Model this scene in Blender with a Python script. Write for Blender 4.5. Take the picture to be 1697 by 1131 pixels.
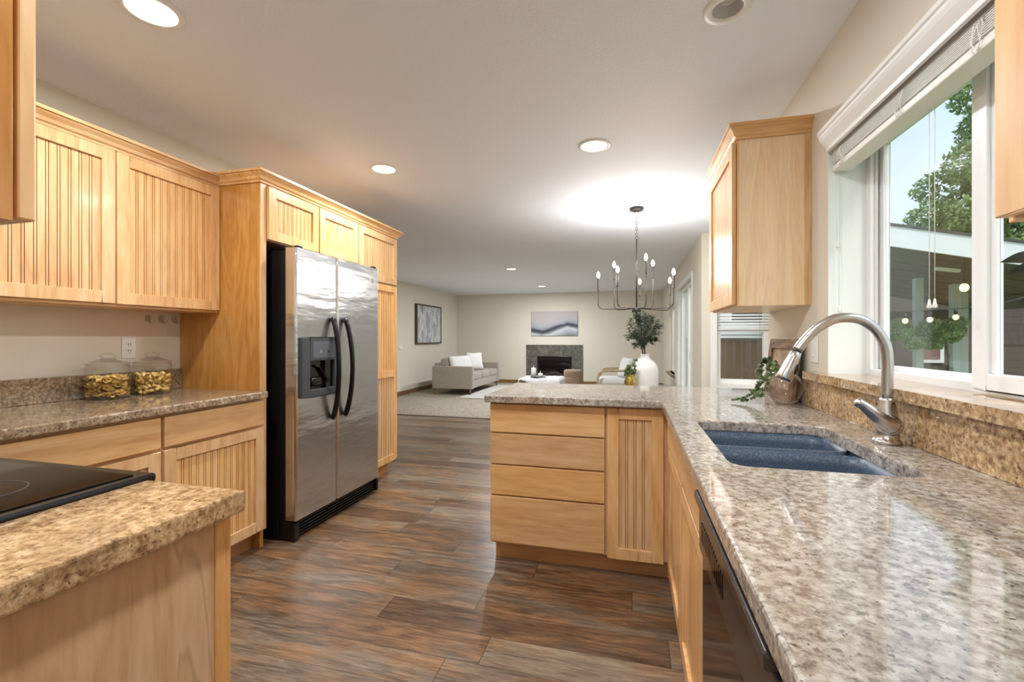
import bpy, bmesh, math, random
import numpy as np
from mathutils import Vector, Matrix
PI = math.pi
S = bpy.context.scene
for o in list(bpy.data.objects): bpy.data.objects.remove(o)
C = S.collection

# ------------------------------------------------------------------ camera
cam = bpy.data.cameras.new('camera'); cam_o = bpy.data.objects.new('camera', cam); C.objects.link(cam_o)
cam.sensor_width = 36.0; cam.lens = 36.0*748/1697
cam.shift_y = -4.5/1697; cam.clip_start = 0.02; cam.clip_end = 200
cam_o.location = (0, 0, 1.22); cam_o.rotation_euler = (PI/2, 0, math.radians(14.72))
S.camera = cam_o

# ------------------------------------------------------------------ view, world, sun
S.view_settings.view_transform = 'Standard'; S.view_settings.look = 'None'
S.view_settings.gamma = 1; S.view_settings.use_curve_mapping = False
S.view_settings.exposure = 0.0
W = bpy.data.worlds.new('world'); S.world = W; W.use_nodes = True
wn = W.node_tree; wn.nodes.clear()
def wnode(t, **k):
    n = wn.nodes.new(t)
    for a, b in k.items(): setattr(n, a, b)
    return n
sky = wnode('ShaderNodeTexSky', sky_type='NISHITA'); sky.sun_disc = False
sky.sun_elevation = math.radians(48); sky.sun_rotation = math.radians(120); sky.air_density = 1.0; sky.dust_density = 2.0
wbg = wnode('ShaderNodeBackground'); wbg.inputs[1].default_value = 0.36
wbg2 = wnode('ShaderNodeBackground'); wbg2.inputs[0].default_value = (0.76, 0.88, 1.0, 1); wbg2.inputs[1].default_value = 1.32
wtc = wnode('ShaderNodeTexCoord'); wnz = wnode('ShaderNodeTexNoise'); wnz.inputs['Scale'].default_value = 2.2; wnz.inputs['Detail'].default_value = 6
wrp = wnode('ShaderNodeValToRGB'); wrp.color_ramp.elements[0].position = 0.30; wrp.color_ramp.elements[1].position = 0.62
wmx = wnode('ShaderNodeMixShader'); wout = wnode('ShaderNodeOutputWorld')
wn.links.new(wtc.outputs['Generated'], wnz.inputs['Vector']); wn.links.new(wnz.outputs['Fac'], wrp.inputs[0])
wn.links.new(sky.outputs[0], wbg.inputs[0]); wn.links.new(wrp.outputs[0], wmx.inputs[0])
wn.links.new(wbg.outputs[0], wmx.inputs[1]); wn.links.new(wbg2.outputs[0], wmx.inputs[2]); wn.links.new(wmx.outputs[0], wout.inputs[0])
sun = bpy.data.lights.new('sun', 'SUN'); sun.energy = 2.0; sun.angle = math.radians(12); sun.color = (1, 0.95, 0.86)
sun_o = bpy.data.objects.new('sun', sun); C.objects.link(sun_o); sun_o.rotation_euler = (math.radians(38), math.radians(6), math.radians(20))
CAN_POWER = 22.0
LIVING_POWER = 60.0      # watts of one recessed ceiling light
BULB_POWER = 5.5      # watts of one chandelier bulb

# ------------------------------------------------------------------ materials
class NT:
    def __init__(s, name):
        s.m = bpy.data.materials.new(name); s.m.use_nodes = True; s.t = s.m.node_tree; s.t.nodes.clear()
        s.out = s.t.nodes.new('ShaderNodeOutputMaterial')
    def n(s, typ, ins=None, **k):
        nd = s.t.nodes.new('ShaderNode'+typ)
        for a, b in k.items(): setattr(nd, a, b)
        for a, b in (ins or {}).items():
            if isinstance(b, bpy.types.NodeSocket): s.t.links.new(b, nd.inputs[a])
            else: nd.inputs[a].default_value = b
        return nd
    def ramp(s, fac, stops, interp='LINEAR'):
        r = s.t.nodes.new('ShaderNodeValToRGB'); r.color_ramp.interpolation = interp
        e = r.color_ramp.elements
        while len(e) < len(stops): e.new(0.5)
        for q, (p, c) in zip(e, stops): q.position = p; q.color = (*c, 1) if len(c) == 3 else c
        s.t.links.new(fac, r.inputs[0]); return r.outputs[0]
    def math(s, op, a, b=0.0, c=None):
        d = {0: a, 1: b}
        if c is not None: d[2] = c
        return s.n('Math', d, operation=op).outputs[0]
    def mix(s, fac, a, b, mode='MIX'):
        nd = s.t.nodes.new('ShaderNodeMix'); nd.data_type = 'RGBA'; nd.blend_type = mode
        for i, v in ((0, fac), (6, a), (7, b)):
            if isinstance(v, bpy.types.NodeSocket): s.t.links.new(v, nd.inputs[i])
            else: nd.inputs[i].default_value = v if i == 0 else ((*v, 1) if len(v) == 3 else v)
        return nd.outputs[2]
    def coords(s, scale=(1, 1, 1), rnd=True, loc=(0, 0, 0)):
        tc = s.n('TexCoord').outputs['Object']
        if rnd:
            oi = s.n('ObjectInfo').outputs['Random']
            off = s.n('CombineXYZ', {0: s.math('MULTIPLY', oi, 37.0), 1: s.math('MULTIPLY', oi, 91.0), 2: s.math('MULTIPLY', oi, 53.0)}).outputs[0]
            tc = s.n('VectorMath', {0: tc, 1: off}, operation='ADD').outputs[0]
        return s.n('Mapping', {'Vector': tc, 'Scale': scale, 'Location': loc}).outputs[0]
    def bsdf(s, col, rough=0.5, metal=0.0, bump=None, bstr=0.1, bdist=0.01, **k):
        b = s.n('BsdfPrincipled', {'Roughness': rough, 'Metallic': metal})
        if isinstance(col, bpy.types.NodeSocket): s.t.links.new(col, b.inputs['Base Color'])
        else: b.inputs['Base Color'].default_value = (*col, 1)
        for a, v in k.items():
            a = a.replace('_', ' ')
            if isinstance(v, bpy.types.NodeSocket): s.t.links.new(v, b.inputs[a])
            else: b.inputs[a].default_value = v
        if bump is not None:
            bp = s.n('Bump', {'Height': bump, 'Strength': bstr, 'Distance': bdist}); s.t.links.new(bp.outputs[0], b.inputs['Normal'])
        s.t.links.new(b.outputs[0], s.out.inputs[0]); return s.m
def lin(r, g, b):      # sRGB 0..255 to linear
    f = lambda c: (c/255/12.92) if c/255 <= 0.04045 else ((c/255+0.055)/1.055)**2.4
    return (f(r), f(g), f(b))
def plain(name, c, rough=0.5, metal=0.0, **k):
    t = NT(name); return t.bsdf(c, rough, metal, **k)

def wood_mat(name, sc, c_dark, c_mid, c_light, rough=0.33, coat=0.10, fig=0.0):
    t = NT(name)
    v = t.coords(sc)
    big = t.n('TexNoise', {'Vector': v, 'Scale': 1.0, 'Detail': 3.0, 'Distortion': 1.2}).outputs['Fac']
    ring = t.math('FRACT', t.math('MULTIPLY', big, 5.0))
    ring = t.math('PINGPONG', t.math('MULTIPLY', big, 9.0), 1.0)
    fine = t.n('TexNoise', {'Vector': v, 'Scale': 14.0, 'Detail': 4.0}).outputs['Fac']
    m = t.math('ADD', t.math('MULTIPLY', ring, 0.35), t.math('MULTIPLY', fine, 0.65))
    col = t.ramp(m, [(0.22, c_dark), (0.5, c_mid), (0.8, c_light)])
    if fig:
        ln = t.ramp(t.math('PINGPONG', t.math('MULTIPLY', big, 7.0), 1.0), [(0.0, (1, 1, 1)), (0.16, (0, 0, 0))])
        col = t.mix(t.math('MULTIPLY', ln, fig), col, tuple(q*.55 for q in c_dark))
    oi = t.n('ObjectInfo').outputs['Random']
    col = t.n('HueSaturation', {'Color': col, 'Value': t.math('MULTIPLY_ADD', oi, 0.14, 0.93), 'Saturation': t.math('MULTIPLY_ADD', oi, 0.12, 0.94)}).outputs[0]
    return t.bsdf(col, rough, 0, fine, 0.03, 0.002, Coat_Weight=coat, Coat_Roughness=0.12)
MD, MM, ML = lin(202, 150, 98), lin(218, 171, 117), lin(229, 189, 139)
wood_v = wood_mat('maple vertical grain', (5, 5, 0.6), MD, MM, ML)
wood_hx = wood_mat('maple grain along x', (0.6, 5, 5), MD, MM, ML)
wood_hy = wood_mat('maple grain along y', (5, 0.6, 5), MD, MM, ML)
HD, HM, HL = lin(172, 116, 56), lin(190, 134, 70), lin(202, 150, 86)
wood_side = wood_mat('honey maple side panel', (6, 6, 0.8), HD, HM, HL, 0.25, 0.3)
wood_pale = wood_mat('pale maple end panel', (7, 7, 0.7), lin(190, 152, 112), lin(206, 170, 132), lin(216, 184, 148), 0.4, 0.1, .45)
wood_groove = plain('bead groove stain', lin(160, 105, 55), 0.5)
wood_toe = wood_mat('toe kick maple', (0.7, 0.7, 6), lin(176, 118, 62), lin(190, 134, 76), lin(200, 146, 88), 0.4, 0.1)
wood_trim = wood_mat('stained trim wood', (0.7, 0.7, 6), lin(110, 78, 48), lin(135, 98, 62), lin(150, 112, 74), 0.4, 0.1)

def granite_mat(name, cols, rough=0.06, ior=1.7):
    c0, c1, c2, c3 = cols
    t = NT(name)
    v = t.coords((1, 1, 1), rnd=False)
    big = t.n('TexNoise', {'Vector': v, 'Scale': 8.0, 'Detail': 4.0, 'Roughness': 0.6}).outputs['Fac']
    med = t.n('TexNoise', {'Vector': v, 'Scale': 62.0, 'Detail': 5.0, 'Roughness': 0.68}).outputs['Fac']
    fin = t.n('TexNoise', {'Vector': v, 'Scale': 150.0, 'Detail': 4.0, 'Roughness': 0.7}).outputs['Fac']
    base = t.ramp(med, [(0.32, c0), (0.43, c1), (0.53, c2), (0.66, c3)])
    base = t.mix(t.ramp(big, [(0.40, (0, 0, 0)), (0.62, (1, 1, 1))]), base, t.mix(0.45, base, c1))
    sp = t.n('TexNoise', {'Vector': v, 'Scale': 88.0, 'Detail': 3.0, 'Roughness': 0.55, 'Distortion': 0.3}).outputs['Fac']
    sp = t.math('ADD', sp, t.math('MULTIPLY', t.math('SUBTRACT', big, 0.5), 0.35))
    base = t.mix(t.ramp(sp, [(0.56, (0, 0, 0)), (0.68, (.8, .8, .8))]), base, c0)
    sp2 = t.n('TexNoise', {'Vector': v, 'Scale': 120.0, 'Detail': 2.0, 'Roughness': 0.5}).outputs['Fac']
    sp3 = t.math('SUBTRACT', sp2, t.math('MULTIPLY', t.math('SUBTRACT', big, 0.5), 0.30))
    base = t.mix(t.ramp(sp3, [(0.655, (0, 0, 0)), (0.70, (.85, .85, .85))]), base, tuple(q*.30 for q in c0))
    return t.bsdf(base, rough, 0, IOR=ior)
granite = granite_mat('speckled granite', (lin(100, 86, 76), lin(148, 135, 122), lin(182, 172, 160), lin(208, 202, 193)), ior=2.4)  # same stone as granite_warm; cool window reflection mixed into its grey
granite_warm = granite_mat('warm speckled granite', (lin(104, 76, 50), lin(158, 126, 90), lin(194, 160, 118), lin(220, 196, 158)))
granite_dark = granite_mat('darker speckled granite', (lin(84, 68, 54), lin(136, 114, 92), lin(172, 150, 122), lin(204, 186, 160)))

def floor_mat():
    t = NT('rustic plank floor')
    tc = t.n('TexCoord').outputs['Object']
    sep = t.n('SeparateXYZ', {0: tc})
    PW, PL = 0.16, 1.22
    yy = t.math('DIVIDE', sep.outputs[1], PW); row = t.math('FLOOR', yy)
    rr = t.n('TexWhiteNoise', {'W': row}, noise_dimensions='1D').outputs['Value']
    xx = t.math('ADD', t.math('DIVIDE', sep.outputs[0], PL), t.math('MULTIPLY', rr, 5.0)); col_i = t.math('FLOOR', xx)
    pid = t.n('CombineXYZ', {0: row, 1: col_i, 2: 0.0}).outputs[0]
    wn_ = t.n('TexWhiteNoise', {'Vector': pid}, noise_dimensions='3D')
    rv = wn_.outputs['Value']
    fy = t.math('FRACT', yy); fx = t.math('FRACT', xx)
    ey = t.math('MINIMUM', fy, t.math('SUBTRACT', 1.0, fy)); ex = t.math('MINIMUM', fx, t.math('SUBTRACT', 1.0, fx))
    seam = t.math('MAXIMUM', t.math('LESS_THAN', ey, 0.010), t.math('LESS_THAN', ex, 0.0016))
    off = t.n('VectorMath', {0: wn_.outputs['Color'], 1: (40, 40, 40)}, operation='MULTIPLY').outputs[0]
    v = t.n('VectorMath', {0: t.n('Mapping', {'Vector': tc, 'Scale': (1.1, 7, 7)}).outputs[0], 1: off}, operation='ADD').outputs[0]
    n1 = t.n('TexNoise', {'Vector': v, 'Scale': 2.6, 'Detail': 9.0, 'Roughness': 0.68, 'Distortion': 1.0}).outputs['Fac']
    v2 = t.n('VectorMath', {0: t.n('Mapping', {'Vector': tc, 'Scale': (7, 110, 110)}).outputs[0], 1: off}, operation='ADD').outputs[0]
    n2 = t.n('TexNoise', {'Vector': v2, 'Scale': 1.5, 'Detail': 4.0, 'Distortion': 0.5}).outputs['Fac']
    v3 = t.n('VectorMath', {0: t.n('Mapping', {'Vector': tc, 'Scale': (1.6, 4, 4)}).outputs[0], 1: off}, operation='ADD').outputs[0]
    n3 = t.n('TexNoise', {'Vector': v3, 'Scale': 2.0, 'Detail': 3.0}).outputs['Fac']
    m = t.math('ADD', t.math('ADD', t.math('MULTIPLY', n1, 0.55), t.math('MULTIPLY', n2, 0.30)), t.math('MULTIPLY', rv, 0.17))
    brown = t.ramp(m, [(0.33, lin(56, 39, 27)), (0.46, lin(102, 74, 51)), (0.56, lin(138, 102, 70)), (0.70, lin(174, 137, 98))])
    grey = t.ramp(m, [(0.33, lin(56, 47, 39)), (0.48, lin(94, 80, 66)), (0.58, lin(126, 109, 90)), (0.72, lin(158, 140, 119))])
    c = t.mix(t.ramp(t.math('ADD', n3, t.math('MULTIPLY', t.math('SUBTRACT', rv, 0.5), 0.25)), [(0.42, (0, 0, 0)), (0.60, (1, 1, 1))]), brown, grey)
    c = t.mix(t.math('MULTIPLY', seam, 0.65), c, lin(34, 24, 18))
    rough = t.math('MULTIPLY_ADD', n2, 0.14, 0.25)
    return t.bsdf(c, rough, 0, t.math('SUBTRACT', n2, t.math('MULTIPLY', seam, 1.5)), 0.12, 0.002)
floor_m = floor_mat()

def paint(name, c, bs=0.12, sc=160.0, rough=0.7):
    t = NT(name); v = t.coords((1, 1, 1), rnd=False)
    n = t.n('TexNoise', {'Vector': v, 'Scale': sc, 'Detail': 3.0}).outputs['Fac']
    return t.bsdf(c, rough, 0, n, bs, 0.004)
wall_m = paint('warm cream wall paint', lin(221, 213, 197))
ceil_m = paint('textured white ceiling', lin(236, 240, 249), 0.45, 75.0)
white_trim = plain('white trim paint', lin(238, 238, 236), 0.35)
vinyl = plain('white vinyl', lin(240, 241, 242), 0.3)
def carpet_mat():
    t = NT('beige speckled carpet'); v = t.coords((1, 1, 1), rnd=False)
    n = t.n('TexNoise', {'Vector': v, 'Scale': 38.0, 'Detail': 5.0, 'Roughness': 0.85}).outputs['Fac']
    c = t.ramp(n, [(0.38, lin(118, 106, 92)), (0.5, lin(160, 148, 132)), (0.62, lin(196, 186, 170))])
    return t.bsdf(c, 0.95, 0, n, 0.8, 0.01)
carpet_m = carpet_mat()
def thin_glass(name, tint=(1, 1, 1), refl=1.0, pw=5.0):
    t = NT(name)
    tr = t.n('BsdfTransparent', {'Color': (*tint, 1)}); gl = t.n('BsdfGlossy', {'Roughness': 0.0})
    fr = t.math('MULTIPLY_ADD', t.math('POWER', t.n('LayerWeight', {'Blend': 0.5}).outputs['Facing'], pw), .96, .04)
    mx = t.n('MixShader', {0: t.math('MULTIPLY', fr, refl), 1: tr.outputs[0], 2: gl.outputs[0]})
    t.t.links.new(mx.outputs[0], t.out.inputs[0]); return t.m
glass_win = thin_glass('window glass', (0.97, 0.985, 0.98), 0.9)
glass_jar = thin_glass('clear jar glass', (0.95, 0.96, 0.955), 1.0, 3.0)
glass_globe = thin_glass('smoky globe glass', (0.86, 0.83, 0.82), 1.3, 2.2)
def steel_mat():
    t = NT('brushed stainless steel')
    v = t.n('Mapping', {'Vector': t.n('TexCoord').outputs['Object'], 'Scale': (60, 500, 1.5)}).outputs[0]
    br = t.n('TexNoise', {'Vector': v, 'Scale': 1.0, 'Detail': 2.0}).outputs['Fac']
    w = t.n('TexNoise', {'Vector': t.n('Mapping', {'Vector': t.n('TexCoord').outputs['Object'], 'Scale': (1, 1.6, 6.0)}).outputs[0], 'Scale': 1.5, 'Detail': 3.0}).outputs['Fac']
    h = t.math('ADD', w, t.math('MULTIPLY', br, 0.004))
    return t.bsdf(lin(214, 215, 218), 0.24, 1.0, h, 0.22, 0.03, Anisotropic=0.75)
steel = steel_mat()
nickel = plain('brushed nickel', lin(200, 196, 192), 0.26, 1.0)
black_gloss = plain('black gloss plastic', lin(16, 15, 15), 0.22)
black_side = plain('textured black side', lin(10, 9, 9), 0.45)
black_glass = plain('black ceramic glass', lin(9, 9, 10), 0.05)
dark_metal = plain('dark bronze metal', lin(58, 53, 50), 0.4, 0.4)
dark_grey = plain('dark grey plastic', lin(66, 68, 72), 0.35)
white_pl = plain('white plastic', lin(236, 235, 230), 0.35)
def emit(name, c, s):
    t = NT(name); e = t.n('Emission', {'Color': (*c, 1), 'Strength': s}); t.t.links.new(e.outputs[0], t.out.inputs[0]); return t.m
lamp_lens = emit('lit lamp lens', (1, 0.98, 0.95), 9.0)
bulb_glow = emit('lit bulb', (1, 0.93, 0.82), 22.0)
bulb_warm = emit('lit string bulb', (1, 0.78, 0.45), 2.2)
def fabric(name, c, sc=350.0, var=0.12, rough=0.9):
    t = NT(name); v = t.coords((1, 1, 1))
    n = t.n('TexNoise', {'Vector': v, 'Scale': sc, 'Detail': 3.0, 'Roughness': 0.8}).outputs['Fac']
    d = tuple(x*(1-var*2) for x in c); l = tuple(min(1, x*(1+var)) for x in c)
    return t.bsdf(t.ramp(n, [(0.35, d), (0.65, l)]), rough, 0, n, 0.3, 0.003, Sheen_Weight=0.2)
sofa_f = fabric('grey beige upholstery', lin(160, 151, 138), 70.0, .16)
white_f = fabric('white pillow cloth', lin(222, 219, 216), 120.0, 0.05)
brown_f = fabric('taupe velvet', lin(146, 122, 100), 60.0, 0.06)
fur_f = fabric('white fur', lin(216, 213, 210), 45.0, 0.12)
def foliage_mat(name, c1, c2, c3):
    t = NT(name); v = t.coords((1, 1, 1))
    n = t.n('TexNoise', {'Vector': v, 'Scale': 9.0, 'Detail': 4.0}).outputs['Fac']
    return t.bsdf(t.ramp(n, [(0.35, c1), (0.5, c2), (0.65, c3)]), 0.55, 0, Subsurface_Weight=0.0)
leaf_tree = foliage_mat('tree leaves', lin(96, 122, 66), lin(132, 158, 88), lin(168, 188, 120))
leaf_bush = foliage_mat('shrub leaves', lin(104, 134, 72), lin(146, 174, 104), lin(186, 204, 142))  # leaves lightened to stand in for daylight missing under the patio roof
leaf_dark = foliage_mat('olive leaves', lin(40, 56, 44), lin(66, 84, 66), lin(104, 120, 96))
leaf_euc = foliage_mat('vine leaves', lin(64, 86, 50), lin(98, 120, 72), lin(150, 164, 116))
leaf_black = plain('dark glossy leaf', lin(44, 56, 48), 0.3)
bark = plain('bark', lin(96, 82, 68), 0.8)

# ------------------------------------------------------------------ mesh helpers
class MB:
    def __init__(s): s.v = []; s.f = []; s.mi = []; s.cur = 0; s.sm = []; s.smooth = False
    def add(s, vs, fs):
        k = len(s.v); s.v += [tuple(p) for p in vs]
        for f in fs: s.f.append(tuple(i+k for i in f)); s.mi.append(s.cur); s.sm.append(s.smooth)
        return s
    def box(s, x0, x1, y0, y1, z0, z1, T=None):
        vs = [(x, y, z) for x in (x0, x1) for y in (y0, y1) for z in (z0, z1)]
        if T: vs = [T(*p) for p in vs]
        return s.add(vs, [(0, 1, 3, 2), (4, 6, 7, 5), (0, 4, 5, 1), (2, 3, 7, 6), (0, 2, 6, 4), (1, 5, 7, 3)])
    def obox(s, c, ax, ay, az, hx, hy, hz):     # oriented box
        c, ax, ay, az = Vector(c), Vector(ax).normalized(), Vector(ay).normalized(), Vector(az).normalized()
        return s.box(-hx, hx, -hy, hy, -hz, hz, lambda x, y, z: tuple(c+ax*x+ay*y+az*z))
    def tube(s, pts, r, n=12, caps=True, flat=1.0):
        pts = [Vector(p) for p in pts]; m = len(pts)
        rr = r if isinstance(r, (list, tuple)) else [r]*m
        tang = [(pts[min(i+1, m-1)]-pts[max(i-1, 0)]).normalized() for i in range(m)]
        up = Vector((0, 0, 1)) if abs(tang[0].z) < 0.9 else Vector((0, 1, 0))
        nx = tang[0].cross(up).normalized(); vs = []
        for i in range(m):
            nx = (nx-tang[i]*nx.dot(tang[i])).normalized(); ny = tang[i].cross(nx)
            for k in range(n):
                a = 2*PI*k/n; vs.append(pts[i]+nx*math.cos(a)*rr[i]+ny*math.sin(a)*rr[i]*flat)
        fs = [(i*n+k, i*n+(k+1) % n, (i+1)*n+(k+1) % n, (i+1)*n+k) for i in range(m-1) for k in range(n)]
        if caps: fs += [tuple(range(n-1, -1, -1)), tuple((m-1)*n+k for k in range(n))]
        o = s.smooth; s.smooth = True; s.add(vs, fs); s.smooth = o; return s
    def lathe(s, prof, c, n=32, T=None):
        vs = []; m = len(prof)
        for r, z in prof:
            for k in range(n):
                a = 2*PI*k/n; p = (c[0]+r*math.cos(a), c[1]+r*math.sin(a), c[2]+z)
                vs.append(T(*p) if T else p)
        fs = [(i*n+k, i*n+(k+1) % n, (i+1)*n+(k+1) % n, (i+1)*n+k) for i in range(m-1) for k in range(n)]
        if prof[0][0] > 1e-4: pass
        o = s.smooth; s.smooth = True; s.add(vs, fs); s.smooth = o; return s
    def disc(s, c, r, n=32):
        return s.add([(c[0]+r*math.cos(2*PI*k/n), c[1]+r*math.sin(2*PI*k/n), c[2]) for k in range(n)], [tuple(range(n))])
    def cushion(s, c, hx, hy, hz, e=0.35, nu=28, nv=14, R=None, ez=None):     # superellipsoid
        sg = lambda x, p: math.copysign(abs(x)**p, x); ez = ez or e
        R = R or Matrix.Identity(3); c = Vector(c); vs = []
        for i in range(nv+1):
            ph = -PI/2+PI*i/nv
            for k in range(nu):
                th = 2*PI*k/nu
                vs.append(c+R @ Vector((hx*sg(math.cos(ph), ez)*sg(math.cos(th), e), hy*sg(math.cos(ph), ez)*sg(math.sin(th), e), hz*sg(math.sin(ph), ez))))
        fs = [(i*nu+k, i*nu+(k+1) % nu, (i+1)*nu+(k+1) % nu, (i+1)*nu+k) for i in range(nv) for k in range(nu)]
        o = s.smooth; s.smooth = True; s.add(vs, fs); s.smooth = o; return s
    def poly(s, outer, holes, z0, z1):
        bm = bmesh.new()
        for loop in [outer]+holes:
            vv = [bm.verts.new((p[0], p[1], z1)) for p in loop]
            for i in range(len(vv)): bm.edges.new((vv[i], vv[(i+1) % len(vv)]))
        bmesh.ops.triangle_fill(bm, use_beauty=True, edges=bm.edges[:])
        bm.verts.index_update(); vs = [tuple(v.co) for v in bm.verts]; fs = [tuple(v.index for v in f.verts) for f in bm.faces]; bm.free()
        s.add(vs, fs); s.add([(x, y, z0) for x, y, z in vs], [tuple(reversed(f)) for f in fs])
        for loop in [outer]+holes:
            m = len(loop); s.add([(p[0], p[1], z1) for p in loop]+[(p[0], p[1], z0) for p in loop], [(i, (i+1) % m, (i+1) % m+m, i+m) for i in range(m)])
        return s
    def build(s, name, mats, parent=None, bevel=0, seg=2, subsurf=0, recalc=True, weld=True, autosm=None):
        loc = Vector(parent_world(parent)) if parent else Vector((0, 0, 0))
        me = bpy.data.meshes.new(name)
        me.from_pydata([(p[0]-loc.x, p[1]-loc.y, p[2]-loc.z) for p in s.v], [], s.f)
        if not isinstance(mats, (list, tuple)): mats = [mats]
        for m in mats: me.materials.append(m)
        me.polygons.foreach_set('material_index', s.mi); me.polygons.foreach_set('use_smooth', s.sm)
        if weld or recalc:
            bm = bmesh.new(); bm.from_mesh(me)
            if weld: bmesh.ops.remove_doubles(bm, verts=bm.verts, dist=1e-5)
            if recalc: bmesh.ops.recalc_face_normals(bm, faces=bm.faces)
            bm.to_mesh(me); bm.free()
        o = bpy.data.objects.new(name, me); C.objects.link(o)
        if parent: o.parent = parent
        if bevel:
            md = o.modifiers.new('bevel', 'BEVEL'); md.width = bevel; md.segments = seg; md.limit_method = 'ANGLE'; md.angle_limit = math.radians(40)
        if subsurf:
            md = o.modifiers.new('sub', 'SUBSURF'); md.levels = subsurf; md.render_levels = subsurf
        return o
def parent_world(p):
    v = Vector(p.location)
    while p.parent: p = p.parent; v += Vector(p.location)
    return v
def thing(name, label, cat, loc=(0, 0, 0), group=None):
    o = bpy.data.objects.new(name, None); o.empty_display_size = 0.05; C.objects.link(o); o.location = loc
    o['label'] = label; o['category'] = cat
    if group: o['group'] = group
    return o
def tag(o, label, cat, group=None, kind=None):
    o['label'] = label; o['category'] = cat
    if group: o['group'] = group
    if kind: o['kind'] = kind
    return o
def struct(o, label=None):
    o['kind'] = 'structure'
    if label: o['label'] = label
    return o
def dup(root, loc, label=None, group=None):
    r = root.copy(); C.objects.link(r); r.location = loc
    if label: r['label'] = label
    if group: r['group'] = group
    for ch in list(root.children):
        c = ch.copy(); C.objects.link(c); c.parent = r
        for g in list(ch.children):
            d = g.copy(); C.objects.link(d); d.parent = c
    return r
def centre(o):      # put a top-level mesh's origin at the middle of its base
    me = o.data; n = len(me.vertices); a = np.empty(n*3); me.vertices.foreach_get('co', a); a = a.reshape(-1, 3)
    c = np.array([(a[:, 0].min()+a[:, 0].max())/2, (a[:, 1].min()+a[:, 1].max())/2, a[:, 2].min()])
    me.vertices.foreach_set('co', (a-c).ravel()); o.location = Vector(c)+o.location; me.update(); return o

# ------------------------------------------------------------------ setting
CH = 2.43
XL, XR = -2.68, 0.79
def wall_cells(name, axis, p0, p1, a0, a1, holes, z0=0, z1=CH, mat=None, label=None):
    """wall slab between p0 and p1 (thickness) running a0..a1, with rectangular holes (h0,h1,hz0,hz1)"""
    mb = MB()
    as_ = sorted({a0, a1, *[h[0] for h in holes], *[h[1] for h in holes]}); zs = sorted({z0, z1, *[h[2] for h in holes], *[h[3] for h in holes]})
    ins = lambda a, z: not any(h[0] < a < h[1] and h[2] < z < h[3] for h in holes)
    n, m = len(as_)-1, len(zs)-1
    cell = [[ins((as_[i]+as_[i+1])/2, (zs[j]+zs[j+1])/2) for j in range(m)] for i in range(n)]
    P = (lambda p, a, z: (p, a, z)) if axis == 'x' else (lambda p, a, z: (a, p, z))
    for i in range(n):
        for j in range(m):
            if not cell[i][j]: continue
            A0, A1, Z0, Z1 = as_[i], as_[i+1], zs[j], zs[j+1]
            for p in (p0, p1): mb.add([P(p, A0, Z0), P(p, A1, Z0), P(p, A1, Z1), P(p, A0, Z1)], [(0, 1, 2, 3)])
            if i == 0 or not cell[i-1][j]: mb.add([P(p0, A0, Z0), P(p1, A0, Z0), P(p1, A0, Z1), P(p0, A0, Z1)], [(0, 1, 2, 3)])
            if i == n-1 or not cell[i+1][j]: mb.add([P(p0, A1, Z0), P(p1, A1, Z0), P(p1, A1, Z1), P(p0, A1, Z1)], [(0, 1, 2, 3)])
            if j == 0 or not cell[i][j-1]: mb.add([P(p0, A0, Z0), P(p1, A0, Z0), P(p1, A1, Z0), P(p0, A1, Z0)], [(0, 1, 2, 3)])
            if j == m-1 or not cell[i][j+1]: mb.add([P(p0, A0, Z1), P(p1, A0, Z1), P(p1, A1, Z1), P(p0, A1, Z1)], [(0, 1, 2, 3)])
    return struct(mb.build(name, mat or wall_m), label)
YB, YF, YC = -3.2, 11.9, 6.5
struct(MB().poly([(XL, YB), (XR, YB), (XR, 2.97), (1.52, 3.70), (1.52, 5.59), (XR, 5.59), (XR, YC), (-4.72, YC), (-4.72, 3.62), (XL, 3.62)], [], -0.1, 0.0).build('floor', floor_m), 'brown rustic wood plank floor of the kitchen and dining area')
struct(MB().box(-4.72, XR, YC, YF, -0.1, 0.006).build('floor_carpet', carpet_m), 'beige speckled wall to wall carpet of the living room')
ceil_bm = MB(); CEIL = [(-4.72-.1, YB-.1), (XR+.1, YB-.1), (XR+.1, 2.9), (1.62, 3.62), (1.62, 5.69), (XR+.1, 5.69), (XR+.1, YF+.1), (-4.82, YF+.1)]
WIN = (0.88, 2.14, 1.07, 2.03)
wall_cells('wall_left', 'x', XL-0.1, XL, 0.0, 3.62, [], label='cream kitchen wall behind the left cabinets')
wall_cells('wall_left.001', 'x', -4.82, -4.72, 3.5, YF+.1, [], label='cream living room wall left of the sofa')
wall_cells('wall_left.002', 'x', XL-0.1, XL, YB, 0.0, [])
wall_cells('wall_partition', 'y', 3.60, 3.70, -4.72, XL, [])
wall_cells('wall_far', 'y', YF, YF+.1, -4.82, XR+.1, [], label='cream far wall with the fireplace')
wall_cells('wall_stove', 'y', 0.0, 0.10, XL, -0.80, [], label='cream wall behind the range')
wall_cells('wall_back', 'y', YB-.1, YB, XL-.1, XR+.1, [(-2.3, 0.4, 0.3, 2.15)])  # opening added behind the camera to let in fill daylight
wall_cells('wall_right', 'x', XR, XR+0.16, YB, 2.97, [WIN], label='cream wall with the kitchen window')
wall_cells('wall_right.001', 'x', XR, XR+0.12, 5.59, YF+.1, [(6.40, 8.205, 0.0, 2.04), (8.863, 10.08, 0.53, 1.90)], label='cream living room wall with the sliding door')
wall_cells('wall_nook', 'y', 5.59, 5.71, XR+.12, 1.64, [(0.95, 1.50, 0.70, 2.05)], label='cream nook wall with the fence window')
wall_cells('wall_nook.001', 'x', 1.52, 1.64, 3.74, 5.59, [(4.0, 5.35, 0.75, 2.05)])  # unseen opening added to bring sky light into the nook
mb = MB()
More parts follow.
